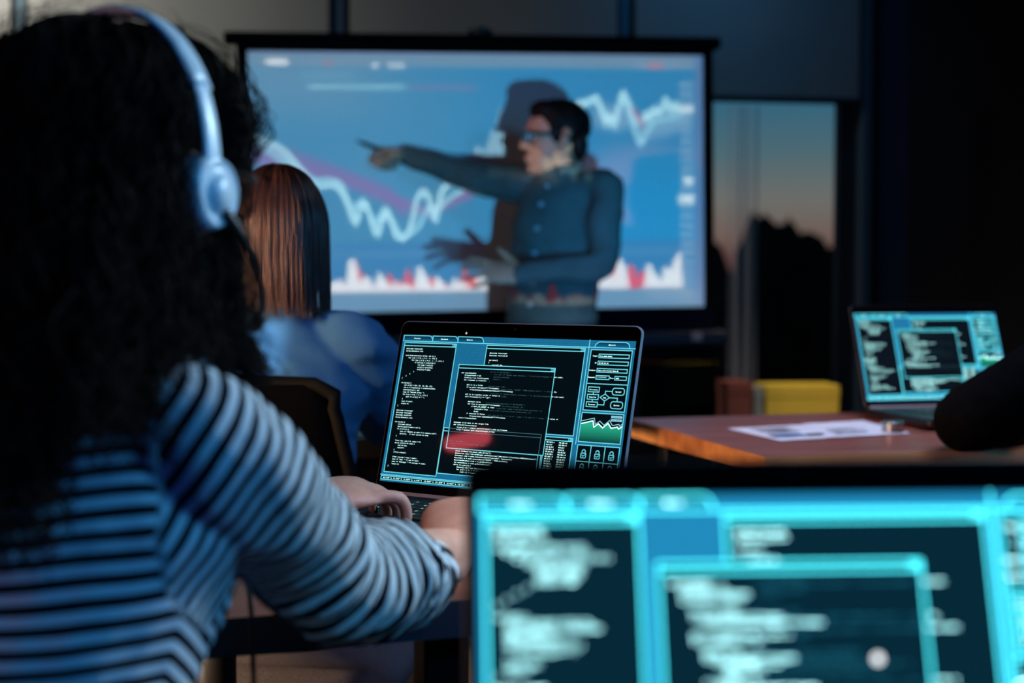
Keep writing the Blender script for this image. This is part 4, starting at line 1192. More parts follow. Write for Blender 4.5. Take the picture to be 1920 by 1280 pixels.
# curly hair
def R1(ph):
    side = math.exp(-((abs(ph) - PI / 2) / .22) ** 2)
    return .110 - .016 * side + (.004 if abs(ph) > 2 else 0)
H1 = lambda ph: .104 + .014 * max(0, math.cos(ph)) - .006 * math.exp(-((abs(ph) - PI / 2) / .3) ** 2)
def E1(ph):
    if abs(ph) > 1.9: return -.215 - (.065 if ph < 0 or abs(ph) > 2.5 else 0)
    return -.155
def PH1():
    while True:
        ph = random.uniform(-PI, PI)
        if abs(ph) > .25: return ph
def SW1(ph, t):
    s = 1 if ph > 0 else -1
    return s * (abs(ph) + max(0, 1.15 - abs(ph)) * min(1, t * 1.7))
FL1 = lambda ph: .18 + .75 * max(0., min(1., (abs(ph) - 1.9) / .6))
def press1(P):
    "the headset squeezes the hair: keep it under the band and behind the cups"
    x, y, z = P[..., 0], P[..., 1], P[..., 2]
    w = np.clip(1 - (np.abs(y + .006) - .014) / .022, 0, 1); w = w * w * (3 - 2 * w)
    e = np.sqrt((x / .0955) ** 2 + ((z + .022) / .1300) ** 2) + 1e-6
    k = np.where((z > -.04) & (e > 1), 1 / e, 1.); k = 1 + (k - 1) * w
    P[..., 0] = x * k; P[..., 2] = (z + .022) * k - .022
    x, z = P[..., 0], P[..., 2]
    a = np.arctan2(x, y + .012); w3 = np.clip((a - .2) / .3, 0, 1) * np.clip((1.95 - a) / .3, 0, 1) * np.clip((.03 - z) / .04, 0, 1) * np.clip((z + .17) / .04, 0, 1)
    P[..., 0] = x * (1 - .17 * w3); P[..., 1] = (y + .012) * (1 - .17 * w3) - .012; x, y = P[..., 0], P[..., 1]
    d = np.sqrt((y + .004) ** 2 + (z + .030) ** 2); w2 = np.clip(1 - (d - .026) / .014, 0, 1)
    lim = np.where(np.abs(x) > .070, .070 / np.maximum(np.abs(x), 1e-6), 1.); P[..., 0] = x * (1 + (lim - 1) * w2)
    return P
core = hair_core(bmesh.new(), mx1, R1, H1, E1, .80, 0., .18)
h1 = strand_hair(mx1, 1700, R1, H1, E1, (.003, .013, 55, 110), (.0011, .0023), PH1, FL1, (.08, 1.2), 34, 4, 0., (.84, 1.04), SW1, press1)
h2 = strand_hair(mx1, 420, R1, H1, E1, (.005, .018, 60, 150), (.00035, .0006), PH1, FL1, (.3, 1.5), 34, 4, 0., (1.0, 1.17), SW1, press1)
add1('hair', mesh_np('hair', [core, h1, h2]), M['hair1'])
# headset
hx = mx1.to_3x3(); hr = hx @ V((1, 0, 0)); hu_ = hx @ V((0, 0, 1)); hf_ = hx @ V((0, 1, 0))
L1 = lambda x, y, z: mx1 @ V((x, y, z))
hs = thing('headset', 'white headset with a dark microphone arm worn on the curly hair', 'headset', HD1 + V((0, 0, .0)), 0)
def hadd(name, bm, m, parent=None, smooth=True):
    bmesh.ops.translate(bm, verts=bm.verts, vec=-HD1)
    return obj(name, bm, m, parent or hs, smooth)
bandp = lambda a, k=1.0, dz=0: L1(.1005 * math.sin(a) * k, -.006, -.022 + .1365 * math.cos(a) * k + dz)
def flat_band(bm, A, w, th, k=1.0):
    rows = []
    for a in A:
        p = bandp(a, k); o_ = (L1(math.sin(a) * 1.0, -.006, math.cos(a)) - L1(0, -.006, 0)).normalized()
        q = []
        for j in range(12):
            g = 2 * PI * j / 12; q.append(bm.verts.new(p + hf_ * (w * math.copysign(abs(math.cos(g)) ** .6, math.cos(g))) + o_ * (th * math.sin(g))))
        rows.append(q)
    for a, b in zip(rows, rows[1:]):
        for j in range(12): bm.faces.new((a[j], a[(j + 1) % 12], b[(j + 1) % 12], b[j]))
    bm.faces.new(rows[0][::-1]); bm.faces.new(rows[-1])
bm = bmesh.new(); flat_band(bm, [math.radians(a) for a in range(-58, 59, 4)], .0125, .0042); hadd('headband', bm, M['white_pl'])
for s in (1, -1):
    bm = bmesh.new(); flat_band(bm, [math.radians(s * a) for a in range(55, 97, 3)], .0095, .0036, .992); hadd('adjuster', bm, M['white_pl'])
    c = L1(.100 * s, -.004, -.030)
    ax = (hr * s).normalized(); x_ = hf_; y_ = ax.cross(x_)
    cmx = Matrix(((x_.x, y_.x, ax.x, c.x), (x_.y, y_.y, ax.y, c.y), (x_.z, y_.z, ax.z, c.z), (0, 0, 0, 1))) @ Matrix.Diagonal((1, 1.12, 1, 1))
    bm = bmesh.new(); lathe(bm, [(.012, -.026), (.026, -.026), (.0275, -.019), (.026, -.012), (.012, -.012)], cmx, 28); hadd('ear_cushion', bm, M['cushion'])
    bm = bmesh.new(); lathe(bm, [(.0235, -.012), (.0255, -.008), (.0250, .000), (.0215, .0075), (.0205, .0062), (.0130, .0062), (.0120, .0105), (.0001, .0110)], cmx, 32); hadd('ear_cup', bm, M['white_pl'])
bm = bmesh.new()
mp_ = [(.108, .004, -.046), (.112, .018, -.060), (.108, .044, -.082), (.100, .066, -.104), (.088, .080, -.118)]
tube(bm, [L1(*q) for q in mp_], [.0048, .0034, .0028, .0028, .0036], 10, 5); bo = hadd('microphone_arm', bm, M['black'])
bm = bmesh.new(); tube(bm, [L1(.088, .080, -.118), L1(.076, .092, -.124)], [.0062, .0062], 12, 2); hadd('microphone', bm, M['black'], bo)
bm = bmesh.new()
tube(bm, [L1(-.105, .0, -.055), V((-.33, 1.20, 1.0)), V((-.26, 1.22, .86)), V((-.225, 1.195, .80)), V((-.2135, 1.165, .70)), V((-.205, 1.15, .55)), V((-.20, 1.15, .30)), V((-.17, 1.2, .02))], [.0022] * 8, 8, 5); hadd('cord', bm, M['black'])
# her eyeglasses
gl1 = thing('eyeglasses', 'thin silver eyeglasses on the face of the woman with curly hair', 'glasses', HD1, 0)
def glasses(root, mx, c0, m, fr_r, lens=True, w=.0235, h=.019):
    def ga(name, bm, mm, parent=None):
        bmesh.ops.translate(bm, verts=bm.verts, vec=-c0); return obj(name, bm, mm, parent or root, True)
    for s in (-1, 1):
        pts = [(s * .031 + w * math.cos(a), .0985 - .004 * (abs(s * .031 + w * math.cos(a)) / .05) ** 2, .004 + h * math.sin(a)) for a in [2 * PI * j / 20 for j in range(21)]]
        bm = bmesh.new(); tube(bm, [mx @ V(p) for p in pts], [fr_r] * 21, 8, 1); rim = ga('rim', bm, m)
        if lens:
            bm = bmesh.new(); bm.faces.new([bm.verts.new(mx @ V(p)) for p in pts[:-1]]); ga('lens', bm, gm, rim)
        bm = bmesh.new(); tube(bm, [mx @ V(p) for p in ((s * .056, .094, .012), (s * .074, .085, .012), (s * .083, .04, .010), (s * .085, .0, .008), (s * .083, -.025, -.008))], [fr_r * 1.3, fr_r * 1.5, fr_r * 1.2, fr_r, fr_r], 8, 4); ga('temple', bm, m)
    bm = bmesh.new(); tube(bm, [mx @ V(p) for p in ((-.009, .0985, .009), (0, .102, .012), (.009, .0985, .009))], [fr_r] * 3, 8, 3); ga('bridge', bm, m)
glasses(gl1, mx1 @ Matrix.Translation((0, 0, -.016)), HD1, M['steel'], .0013)

# ---- the woman in the blue shirt
f2 = V((.16, .987, 0)).normalized(); r2 = V((f2.y, -f2.x, 0)); HD2 = V((-.405, 2.47, 1.132)); hf2 = V((-.10, .99, -.06)).normalized()
J = dict(f=f2, pel=V((-.43, 2.40, .52)), wai=V((-.425, 2.42, .72)), che=V((-.41, 2.43, .88)), nek=V((-.400, 2.44, .985)), hd=HD2, hf=hf2,
         shR=V((-.258, 2.43, .925)), elR=V((-.205, 2.52, .80)), wrR=V((-.30, 2.74, .785)), shL=V((-.555, 2.48, .925)), elL=V((-.62, 2.56, .80)), wrL=V((-.47, 2.76, .785)))
J.update(seated(J['pel'], f2))
mx2 = head_mx(HD2, hf2)
hd2 = head_mx(HD2 - V((0, 0, .010)), hf2, V((0, 0, 1)), .94)
bm = bmesh.new(); limbs(bm, J); head(bm, hd2)
hand(bm, J['wrR'], V((-.3, .95, -.1)), V((0, 0, 1)), 'R', [(20, 35, 20)] * 4); hand(bm, J['wrL'], V((.35, .93, -.1)), V((0, 0, 1)), 'L', [(20, 35, 20)] * 4)
base2 = V((-.42, 2.43, 0))
p2, add2 = person(solidify_union(bm, .0042, 3), base2, 'woman in a blue shirt with a straight brown bob sitting with her back to us', M['skin'])
eyes(hd2, add2); legwear(add2, J, M['chino'])
bm = bmesh.new()
tube(bm, [J['pel'], J['wai'], J['che'] - V((0, 0, .02)), J['che'] + V((0, 0, .060)), J['nek'] + V((0, 0, .012))], [(.165, .125), (.155, .115), (.165, .115), (.120, .080), (.060, .056)], 30, 5, up=f2)
for s in 'RL':
    tube(bm, [J['sh' + s] + (J['che'] - J['sh' + s]) * .35 + V((0, 0, .03)), J['sh' + s], J['sh' + s] * .5 + J['el' + s] * .5, J['el' + s], J['el' + s] * .5 + J['wr' + s] * .5, J['wr' + s]], [.052, .056, .056, .056, .050, .040], 18, 5)
tube(bm, [J['nek'] + V((.055 * math.cos(a), .05 * math.sin(a), .02)) for a in [2 * PI * j / 12 for j in range(13)]], [(.012, .018)] * 13, 10, 2, up=V((0, 0, 1)))
add2('shirt', wrinkle(solidify_union(bm, .006, 5), .010, 9, .003, 24, (1, 1, 2.2)), M['blue_shirt'])
R2 = lambda ph: .088 - .004 * math.exp(-((abs(ph) - PI / 2) / .5) ** 2) + .010 * max(0, -math.cos(ph))
H2 = lambda ph: .112
E2 = lambda ph: -.138 if abs(ph) > .9 else -.11
def PH2():
    while True:
        ph = random.uniform(-PI, PI)
        if abs(ph) > .3: return ph
SW2 = lambda ph, t: (1 if ph > 0 else -1) * (abs(ph) + max(0, 1.0 - abs(ph)) * min(1, t * 1.5))
core = hair_core(bmesh.new(), mx2, R2, H2, E2, .93, 0., .02)
h1 = strand_hair(mx2, 1500, R2, H2, E2, (.0005, .0025, 10, 26), (.0009, .0021), PH2, .03, (.03, 1.0), 22, 4, 0., (.95, 1.02), SW2)
add2('hair', mesh_np('hair', [core, h1]), M['hair2'])

# ---- the presenter
fm = V((-.60, -.80, 0)).normalized(); rm = V((fm.y, -fm.x, 0)); HD3 = V((.132, 4.40, 1.472)); hf3 = V((-.955, -.26, -.03)).normalized()
J = dict(f=fm, pel=V((.115, 4.42, .84)), wai=V((.128, 4.41, 1.02)), che=V((.148, 4.405, 1.22)), nek=V((.152, 4.41, 1.352)), hd=HD3, hf=hf3,
         shR=V((.005, 4.52, 1.335)), elR=V((-.19, 4.645, 1.385)), wrR=V((-.345, 4.745, 1.446)),
         shL=V((.285, 4.30, 1.315)), elL=V((.262, 4.22, 1.09)), wrL=V((.030, 4.15, 1.05)),
         hipR=V((.04, 4.47, .82)), knR=V((.0, 4.46, .45)), anR=V((.01, 4.50, .08)), hipL=V((.19, 4.37, .82)), knL=V((.20, 4.34, .45)), anL=V((.22, 4.38, .08)))
mx3 = head_mx(HD3, hf3, V((0, 0, 1)), .985)
bm = bmesh.new(); limbs(bm, J); head(bm, mx3)
hand(bm, J['wrR'], V((-.9, .38, .06)), V((.2, .35, .9)), 'R', [(48, 70, 40), (66, 88, 50), (72, 90, 50), (76, 88, 50)], thumb=[(.020, .012, -.008), (.034, .036, -.024), (.030, .064, -.036), (.020, .086, -.034)], s=1.05)
hand(bm, J['wrL'], V((-.97, -.1, .14)), V((.10, -.75, .65)), 'L', [(6, 10, 8), (4, 10, 8), (6, 12, 8), (10, 14, 8)], spread=(16, 4, -8, -20), thumb=[(.022, .008, -.004), (.046, .024, -.006), (.070, .046, -.006), (.086, .066, -.004)], s=1.08)
base3 = V((.11, 4.42, 0))
p3, add3 = person(solidify_union(bm, .0042, 3), base3, 'presenter in a dark teal shirt pointing a pen at the projected chart', M['skin_m'])
eyes(mx3, add3); legwear(add3, J, M['chino'], (.092, .070, .056))
bm = bmesh.new()
tube(bm, [J['pel'] - V((0, 0, .06)), J['wai'], J['che'] - V((0, 0, .02)), J['che'] + V((0, 0, .075)), J['nek'] + V((0, 0, .005))], [(.160, .118), (.150, .110), (.170, .114), (.138, .088), (.062, .058)], 30, 5, up=fm)
for s in 'RL':
    tube(bm, [J['sh' + s] + (J['che'] - J['sh' + s]) * .4 + V((0, 0, .04)), J['sh' + s], J['sh' + s] * .5 + J['el' + s] * .5, J['el' + s], J['el' + s] * .5 + J['wr' + s] * .5, J['wr' + s]], [.054, .057, .050, .047, .042, .034], 18, 5)
nk = J['nek'] + V((0, 0, .028))
tube(bm, [nk + fm * (.056 * math.cos(a)) + rm * (.060 * math.sin(a)) - V((0, 0, .022 * math.cos(a))) for a in [2 * PI * j / 14 for j in range(15)]], [(.011, .024)] * 15, 10, 2, up=V((0, 0, 1)))
for s in (-1, 1): tube(bm, [nk + fm * .058 + rm * (.012 * s) - V((0, 0, .018)), nk + fm * .072 + rm * (.034 * s) - V((0, 0, .062))], [(.020, .007), (.010, .006)], 10, 2, up=fm)
sh = add3('shirt', wrinkle(solidify_union(bm, .006, 5), .011, 8, .0035, 22, (1, 1, 1.6)), M['teal_shirt'])
for z, k in ((1.325, .0), (1.268, 0), (1.195, 0), (1.12, 0), (1.045, 0), (.965, 0)):
    c = J['wai'].lerp(J['che'], (z - J['wai'].z) / (J['che'].z - J['wai'].z)); dp = .112 if z < 1.25 else .104 if z < 1.3 else .082
    q = V((c.x, c.y, z)) + fm * (dp + .006)
    mxb = Matrix.Translation(q) @ fm.to_track_quat('Z', 'Y').to_matrix().to_4x4()
    add3('button', lathe(bmesh.new(), [(.0075, -.006), (.0075, .002), (.006, .0035)], mxb, 14), M['button'], True, sh)
bm = bmesh.new()
ellipsoid(bm, (0, -.022, .042), (.080, .097, .084), mx3, 36, 24)
ellipsoid(bm, (0, .030, .085), (.058, .050, .036), mx3, 24, 16)
for s in (-1, 1): ellipsoid(bm, (.066 * s, .014, .022), (.014, .022, .040), mx3, 16, 12); ellipsoid(bm, (.030 * s, -.066, -.026), (.036, .030, .046), mx3, 16, 12)
add3('hair', wrinkle(solidify_union(bm, .004, 2), .004, 40, .002, 110), M['hair3'])
gl3 = thing('eyeglasses', 'dark-framed eyeglasses on the presenter\'s face', 'glasses', HD3, 0); glasses(gl3, mx3, HD3, M['black'], .0036)
tip = at(668, 264, 4.79); grip = at(742, 291, 4.775)
pen = thing('marker_pen', 'slim dark pen held in the presenter\'s outstretched hand', 'pen', grip, 0)
d_ = tip - grip
bm = bmesh.new(); tube(bm, [d_ * -.25, d_ * .84], [.0066, .0066], 12, 1); obj('barrel', bm, M['navy'], pen, True)
bm = bmesh.new(); tube(bm, [d_ * .84, d_ * 1.0], [.0052, .0018], 10, 1); obj('tip', bm, M['black'], pen, True)

# ---- the black-sleeved person at the right-hand table
f4 = V((-.18, .98, 0)).normalized()
J = dict(f=f4, pel=V((1.20, 2.10, .53)), wai=V((1.19, 2.13, .74)), che=V((1.18, 2.18, .93)), nek=V((1.17, 2.22, 1.06)), hd=V((1.15, 2.30, 1.22)), hf=V((-.2, .97, -.1)).normalized(),
         shL=V((1.005, 2.215, 1.005)), elL=V((.775, 2.420, .806)), wrL=V((.985, 2.665, .79)), shR=V((1.35, 2.26, 1.0)), elR=V((1.40, 2.46, .806)), wrR=V((1.22, 2.66, .79)))
J.update(seated(J['pel'], f4))
mx4 = head_mx(J['hd'], J['hf'])
bm = bmesh.new(); limbs(bm, J); head(bm, mx4)
hand(bm, J['wrL'], V((.2, .95, -.06)), V((0, 0, 1)), 'L', [(18, 30, 18)] * 4); hand(bm, J['wrR'], V((-.4, .9, -.06)), V((0, 0, 1)), 'R', [(18, 30, 18)] * 4)
base4 = V((1.2, 2.15, 0))
p4, add4 = person(solidify_union(bm, .0048, 3), base4, 'person in a black knit sleeve resting an elbow on the reddish table', M['skin_m'])
eyes(mx4, add4); legwear(add4, J, M['denim'])
bm = bmesh.new()
tube(bm, [J['pel'], J['wai'], J['che'] - V((0, 0, .02)), J['che'] + V((0, 0, .07)), J['nek'] + V((0, 0, .005))], [(.175, .130), (.168, .125), (.185, .125), (.15, .095), (.064, .06)], 30, 5, up=f4)
for s in 'RL': tube(bm, [J['sh' + s] + (J['che'] - J['sh' + s]) * .4 + V((0, 0, .04)), J['sh' + s], J['sh' + s] * .5 + J['el' + s] * .5, J['el' + s], J['el' + s] * .5 + J['wr' + s] * .5, J['wr' + s]], [.062, .066, .058, .0535, .048, .036], 20, 5)
add4('sweater', wrinkle(solidify_union(bm, .005, 5), .004, 10, .0015, 40), M['black_knit'])
bm = bmesh.new(); ellipsoid(bm, (0, -.022, .042), (.080, .097, .084), mx4, 36, 24); ellipsoid(bm, (0, .03, .085), (.058, .05, .036), mx4, 24, 16)
for s in (-1, 1): ellipsoid(bm, (.066 * s, .014, .022), (.014, .022, .04), mx4, 16, 12); ellipsoid(bm, (.045 * s, -.085, -.02), (.034, .026, .05), mx4, 16, 12)
add4('hair', wrinkle(solidify_union(bm, .004, 2), .004, 40, .002, 110), M['hair3'])

# ------------------------------------------------------------------ things on and around the tables
def paper(label, pts, z, marks):
    c = sum((V(p) for p in pts), V((0, 0, 0))) / 4
    t = thing('paper_sheet', label, 'paper', (c.x, c.y, z), 0, 'printed sheets on the reddish table')
    P = [V((p[0] - c.x, p[1] - c.y, 0)) for p in pts]
    bl = lambda a, b: (P[0] * (1 - a) + P[1] * a) * (1 - b) + (P[3] * (1 - a) + P[2] * a) * b
    bm = bmesh.new(); n = 10; g = {}
    for i in range(n + 1):
        for j in range(n + 1):
            q = bl(i / n, j / n); g[i, j] = bm.verts.new((q.x, q.y, .0006 + .0012 * (math.sin(i * .9) * math.sin(j * .7)) ** 2))
    for i in range(n):
        for j in range(n): bm.faces.new((g[i, j], g[i + 1, j], g[i + 1, j + 1], g[i, j + 1]))
    obj('sheet', bm, M['paper'], t, True)
    bm = bmesh.new(); bm2 = bmesh.new()
    for a, b, w, h, k in marks:
        bb = bm2 if k else bm
        f = bb.faces.new([bb.verts.new(bl(x, y) + V((0, 0, .0026))) for x, y in ((a, b), (a + w, b), (a + w, b + h), (a, b + h))])
    obj('printed_text', bm, M['ink'], t); obj('printed_picture', bm2, M['ink_b'], t)
def tab(u, v, z=.75):
    d = (HC - z) * FP / (v - HOR)
    p = at(u, v, d)
    for _ in range(6): d *= (HC - z) / (HC - p.z); p = at(u, v, d)
    return p
rows = [(.12 + .05 * (k % 2), .10 + .055 * k, .3 + .25 * ((k * 7) % 3) / 3, .022, 0) for k in range(8)]
paper('nearer white printed sheet with a blue and black picture on the reddish table', [tab(1463, 827), tab(1560, 821), tab(1505, 797), tab(1364, 804)], .7505, [(.08, .16, .55, .16, 1), (.66, .14, .30, .14, 0)] + [(.15 + .1 * (k % 2), .42 + .08 * k, .5, .03, 0) for k in range(6)])
paper('farther white printed sheet reaching under the small metal tin', [tab(1552, 822), tab(1708, 814), tab(1618, 790), tab(1503, 796)], .7515, rows)
tn = tab(1674, 812)
t = thing('metal_tin', 'small round shiny metal tin on the farther printed sheet', 'tin', (tn.x, tn.y, .754), 0)
obj('tin_body', lathe(bmesh.new(), [(.0195, 0), (.021, .001), (.021, .011), (.0195, .012)], Matrix.Identity(4), 36), M['steel'], t, False)
obj('lid', lathe(bmesh.new(), [(.0215, .0105), (.022, .0115), (.022, .0175), (.0205, .019), (.0001, .0185)], Matrix.Identity(4), 36), M['steel'], t, False)

# office chair behind the woman in blue
def office_chair(label, loc, rz, back_w=(.30, .43), seat_z=.44, top=.885, fabric=None, tilt=.06):
    c = thing('office_chair', label, 'chair', loc, rz)              # local +y is where the sitter faces
    bm = bmesh.new(); n = 10; rows = []
    for k in range(n + 1):
        q = k / n; z = seat_z + .10 + (top - seat_z - .10) * q; w = (back_w[1] + (back_w[0] - back_w[1]) * q ** 1.3) / 2
        if k == n: w -= .02
        y = -.21 - tilt * q
        rows.append((V((0, y, z)), w))
    for s_, th in ((1, .012),):
        R = []
        for p, w in rows:
            r_ = []
            for j in range(9):
                a = -1 + 2 * j / 8; r_.append(p + V((w * a, -.045 * (1 - a * a), 0)))
            R.append(r_)
        A = [[bm.verts.new(q) for q in r_] for r_ in R]; B = [[bm.verts.new(q + V((0, th, 0))) for q in r_] for r_ in R]
        for i in range(n):
            for j in range(8):
                bm.faces.new((A[i][j], A[i][j + 1], A[i + 1][j + 1], A[i + 1][j])); bm.faces.new((B[i][j + 1], B[i][j], B[i + 1][j], B[i + 1][j + 1]))
            bm.faces.new((A[i][0], A[i + 1][0], B[i + 1][0], B[i][0])); bm.faces.new((A[i][8], B[i][8], B[i + 1][8], A[i + 1][8]))
        for j in range(8): bm.faces.new((A[n][j], A[n][j + 1], B[n][j + 1], B[n][j])); bm.faces.new((A[0][j + 1], A[0][j], B[0][j], B[0][j + 1]))
    bk = obj('backrest', bm, M['mesh_f'], c, True)
    edge = [p + V((-w, .004, 0)) for p, w in rows] + [p + V((w, .004, 0)) for p, w in rows[::-1]]
    bm = bmesh.new(); tube(bm, edge, [.011] * len(edge), 10, 2); obj('back_frame', bm, M['frame_b'], bk, True)
    bm = bmesh.new(); rrect(bm, -.245, -.22, .245, .25, seat_z - .06, seat_z + .01, .07, bev=.02); obj('seat', bm, fabric or M['seat_f'], c, True)
    bm = bmesh.new(); box(bm, (-.10, -.12, seat_z - .115), (.10, .10, seat_z - .06), bev=.015); tube(bm, [(0, -.1, seat_z - .09), (0, -.27, seat_z - .06), (0, -.275, seat_z + .16)], [(.03, .014)] * 3, 12, 4); obj('mechanism', bm, M['black'], c, True)
    bm = bmesh.new(); tube(bm, [(.09, 0, seat_z - .085), (.20, -.02, seat_z - .085), (.228, -.02, seat_z - .092), (.236, -.02, seat_z - .135)], [.007] * 4, 10, 5); rrect(bm, .222, -.036, .252, -.004, seat_z - .175, seat_z - .13, .008, bev=.004); obj('height_lever', bm, M['black'], c, True)
    bm = bmesh.new(); lathe(bm, [(.028, .10), (.028, seat_z - .25), (.018, seat_z - .25), (.018, seat_z - .11)], Matrix.Identity(4), 20); obj('gas_column', bm, M['blackmetal'], c, True)
    for k in range(5):
        a = 2 * PI * k / 5 + .3
        bm = bmesh.new(); tube(bm, [(0, 0, .105), (.29 * math.cos(a), .29 * math.sin(a), .075)], [(.024, .02), (.018, .013)], 12, 2); g = obj('leg', bm, M['black'], c, True)
        bm = bmesh.new()
        for s in (-1, 1): lathe(bm, [(.0001, -.009), (.027, -.009), (.029, -.004), (.029, .004), (.027, .009), (.0001, .009)], Matrix.Translation((.29 * math.cos(a) - .016 * s * math.sin(a), .29 * math.sin(a) + .016 * s * math.cos(a), .029)) @ Matrix.Rotation(a, 4, 'Z') @ Matrix.Rotation(PI / 2, 4, 'X'), 18)
        obj('caster', bm, M['black'], g, True)
    return c
office_chair('black mesh-backed office chair holding the woman in the blue shirt', (-.405, 2.43, 0), -.16, (.33, .46), .425, .888, None, .04)
office_chair('office chair under the woman in the striped sweater', (-.415, 1.00, 0), -math.atan2(.534, .845), (.36, .44), .42, .70, M['seat_f'])
office_chair('office chair under the person with the black sleeve', (1.20, 2.10, 0), .18, (.40, .46), .42, .90, M['seat_f'])
# drawer pedestal below the pale desk
pt = thing('drawer_pedestal', 'beige drawer pedestal under the pale laminate desk', 'cabinet', (-.05, 2.93, 0), math.radians(4))
obj('carcass', boxes(((-.14, -.20, .0), (.14, .20, .60)), bev=.004), M['beige'], pt)
for k in range(3):
    dr = obj('drawer', boxes(((-.132, -.218, .03 + .19 * k), (.132, -.198, .205 + .19 * k)), bev=.003), M['beige'], pt)
    obj('handle', boxes(((-.05, -.228, .165 + .19 * k), (.05, -.216, .177 + .19 * k)), bev=.002), M['alu'], dr)
# pink tube lamp standing to the left, outside the frame: it colours the hands and mirrors in the laptop
lp = thing('tube_lamp', 'pink glowing tube lamp on a slim black stand', 'lamp', (-1.12, 1.36, 0), 0)
obj('base', lathe(bmesh.new(), [(.12, 0), (.12, .012), (.02, .02)], Matrix.Identity(4), 32), M['blackmetal'], lp)
bm = bmesh.new(); tube(bm, [(0, 0, .015), (0, 0, 1.15)], [.009, .009], 12, 1); obj('pole', bm, M['blackmetal'], lp, True)
lm, lt, lb = nt('pink_light'); lb.inputs['Emission Color'].default_value = lin((255, 92, 104)); lb.inputs['Emission Strength'].default_value = 12.0; lb.inputs['Base Color'].default_value = (.8, .6, .6, 1)
bm = bmesh.new(); tube(bm, [(-.035, -.045, 1.285), (.035, .045, 1.215)], [.017, .017], 16, 2); obj('tube', bm, lm, lp, True)

# ------------------------------------------------------------------ light
def area(name, loc, to, size, energy, rgb, size_y=None, spread=180):
    l = bpy.data.lights.new(name, 'AREA'); l.size = size; l.energy = energy; l.color = lin(rgb)[:3]; l.spread = math.radians(spread)
    if size_y: l.shape = 'RECTANGLE'; l.size_y = size_y
    o = bpy.data.objects.new(name, l); COL.objects.link(o); o.location = loc
    o.rotation_euler = (V(to) - V(loc)).to_track_quat('-Z', 'Y').to_euler(); return o
def spot(name, loc, to, deg, energy, rgb, blend=.3, soft=.02):
    l = bpy.data.lights.new(name, 'SPOT'); o = bpy.data.objects.new(name, l); COL.objects.link(o); o.location = loc
    o.rotation_euler = (V(to) - V(loc)).to_track_quat('-Z', 'Y').to_euler(); l.spot_size = math.radians(deg); l.spot_blend = blend; l.energy = energy; l.color = lin(rgb)[:3]; l.shadow_soft_size = soft; return l
area('blue_key', (1.75, .35, 1.95), (-.25, 1.1, .9), .5, 34, (58, 158, 222))
area('pale_rim', (1.15, 1.75, 1.85), (-.12, 1.15, .85), .35, 4.4, (190, 222, 240), None, 60)  # unseen pale light added for highlights on sleeve and cuff
area('deep_blue', (1.2, -1.3, 1.1), (-.3, 1.0, .8), .8, 9, (20, 84, 226))
area('white_side', (-2.3, .55, 1.2), (-.5, 1.0, .85), .4, 6, (255, 212, 204))
area('warm_wall', (-2.35, 4.55, 2.5), (-1.75, 5.25, 2.0), .4, 17, (236, 236, 230), None, 95)
area('blue_wall', (.75, 5.02, 2.56), (.85, 5.62, 1.95), .3, 2.2, (40, 120, 180), .1, 120)  # added blue wash on the blinds, no fitting there
spot('warm_table', (-1.0, 1.6, 1.05), (.40, 2.45, .735), 22, 78, (255, 202, 150), .5, .05)
spot('desk_glow', (-1.25, 1.5, 1.5), (-.27, 1.32, .75), 20, 7, (255, 160, 116), .6, .04)  # unseen warm spot put in to lift the desk top
area('low_glow', (-1.7, 2.1, .55), (-.1, 2.75, .30), .3, 16, (255, 214, 170), None, 70)  # added warm fill below the desks, without a fitting
area('hair_glow', (-1.7, 1.2, 1.35), (-.42, 2.4, 1.04), .25, 1.9, (255, 190, 146), None, 26)  # unseen warm light added for streaks in the brown bob
spot('face_spot', (-1.1, 2.7, 1.95), (.10, 4.40, 1.47), 9, 45, (255, 160, 120), .6, .04)  # narrow spot added to warm the presenter's face
spot('left_hand_spot', (.95, .95, 1.75), at(660, 930, 1.6), 8, 11, (70, 120, 255), .6, .05)  # added spot that tints only the left hand blue
area('bench_glow', (1.35, 4.55, 2.2), (1.0, 5.1, .55), .2, .95, (255, 226, 190), None, 40)  # invented small fill to brighten the boxes on the bench
area('blue_fill', (.8, 2.0, 2.6), (1.0, 2.9, .75), 1.2, 17, (186, 196, 240), None, 80)
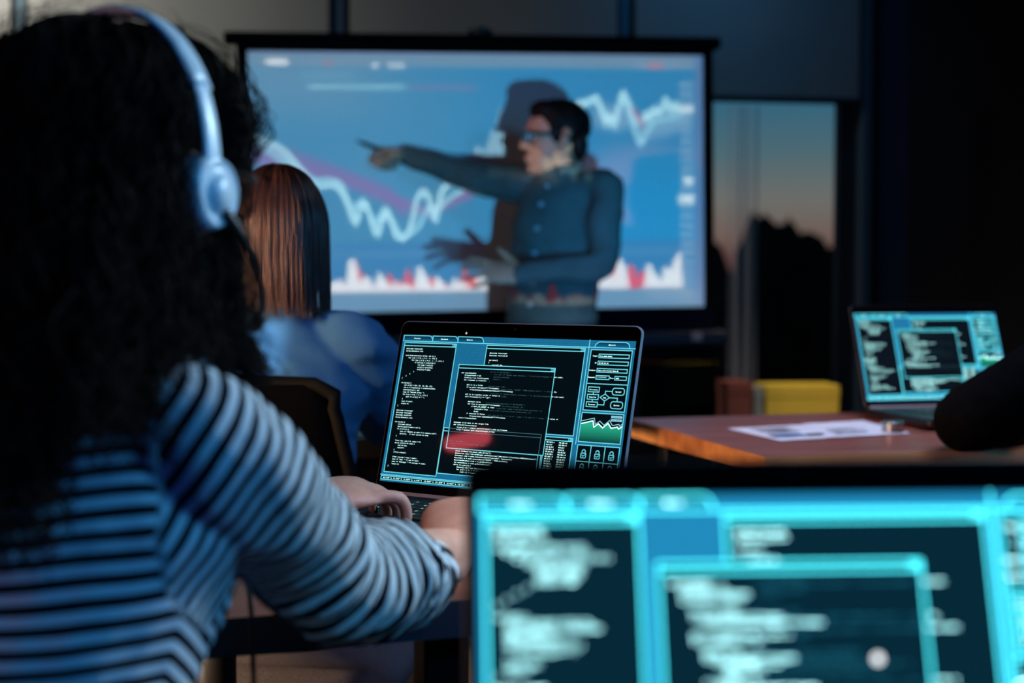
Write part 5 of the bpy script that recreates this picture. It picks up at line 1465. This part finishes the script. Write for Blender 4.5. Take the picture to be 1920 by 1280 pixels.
spot('hand_spot', (.45, .95, 1.55), at(842, 960, 1.43), 18, 20, (255, 206, 200), .7, .05)  # unseen spot added to brighten the right hand
sl = spot('shirt_spot', (-.75, -.4, 2.2), (-.450, 2.32, .935), 12, 900, (216, 224, 232), 0, .02)  # added unseen lamp, masked square to make the pale shirt patch
sl.use_nodes = True; t = sl.node_tree; e_ = t.nodes['Emission']
tc = t.nodes.new('ShaderNodeTexCoord'); sp = t.nodes.new('ShaderNodeSeparateXYZ'); t.links.new(tc.outputs['Normal'], sp.inputs[0])
nz = mth('MULTIPLY', sp.outputs[2], -1.0); qx, qy = mth('DIVIDE', sp.outputs[0], nz), mth('DIVIDE', sp.outputs[1], nz)
t.links.new(mul(sstep(qx, -.034, -.024), sstep(qx, .0225, .0195), sstep(qy, -.034, -.010), sstep(qy, .024, .018)), e_.inputs[1])

w = bpy.data.worlds.new('dusk'); SC.world = w; w.use_nodes = True; t = w.node_tree; bg = t.nodes['Background']
tc = t.nodes.new('ShaderNodeTexCoord'); sp = t.nodes.new('ShaderNodeSeparateXYZ'); t.links.new(tc.outputs['Generated'], sp.inputs[0])
mr = t.nodes.new('ShaderNodeMapRange'); mr.inputs[1].default_value = -.02; mr.inputs[2].default_value = .18; t.links.new(sp.outputs[2], mr.inputs[0])
r = t.nodes.new('ShaderNodeValToRGB'); cr = r.color_ramp
cr.elements[0].position = 0; cr.elements[0].color = lin((60, 36, 38)); cr.elements[1].position = 1; cr.elements[1].color = lin((30, 84, 122))
for p, c in ((.14, (104, 66, 64)), (.24, (122, 100, 92)), (.36, (118, 116, 112)), (.52, (84, 112, 122)), (.72, (50, 106, 134))):
    e = cr.elements.new(p); e.color = lin(c)
t.links.new(mr.outputs[0], r.inputs[0]); t.links.new(r.outputs[0], bg.inputs[0]); bg.inputs[1].default_value = 1.0
SC.view_settings.view_transform = 'Standard'; SC.view_settings.look = 'None'; SC.view_settings.exposure = 0; SC.view_settings.gamma = 1
SC.cycles.use_denoising = True
SC.cycles.max_bounces = 6; SC.cycles.sample_clamp_indirect = 4
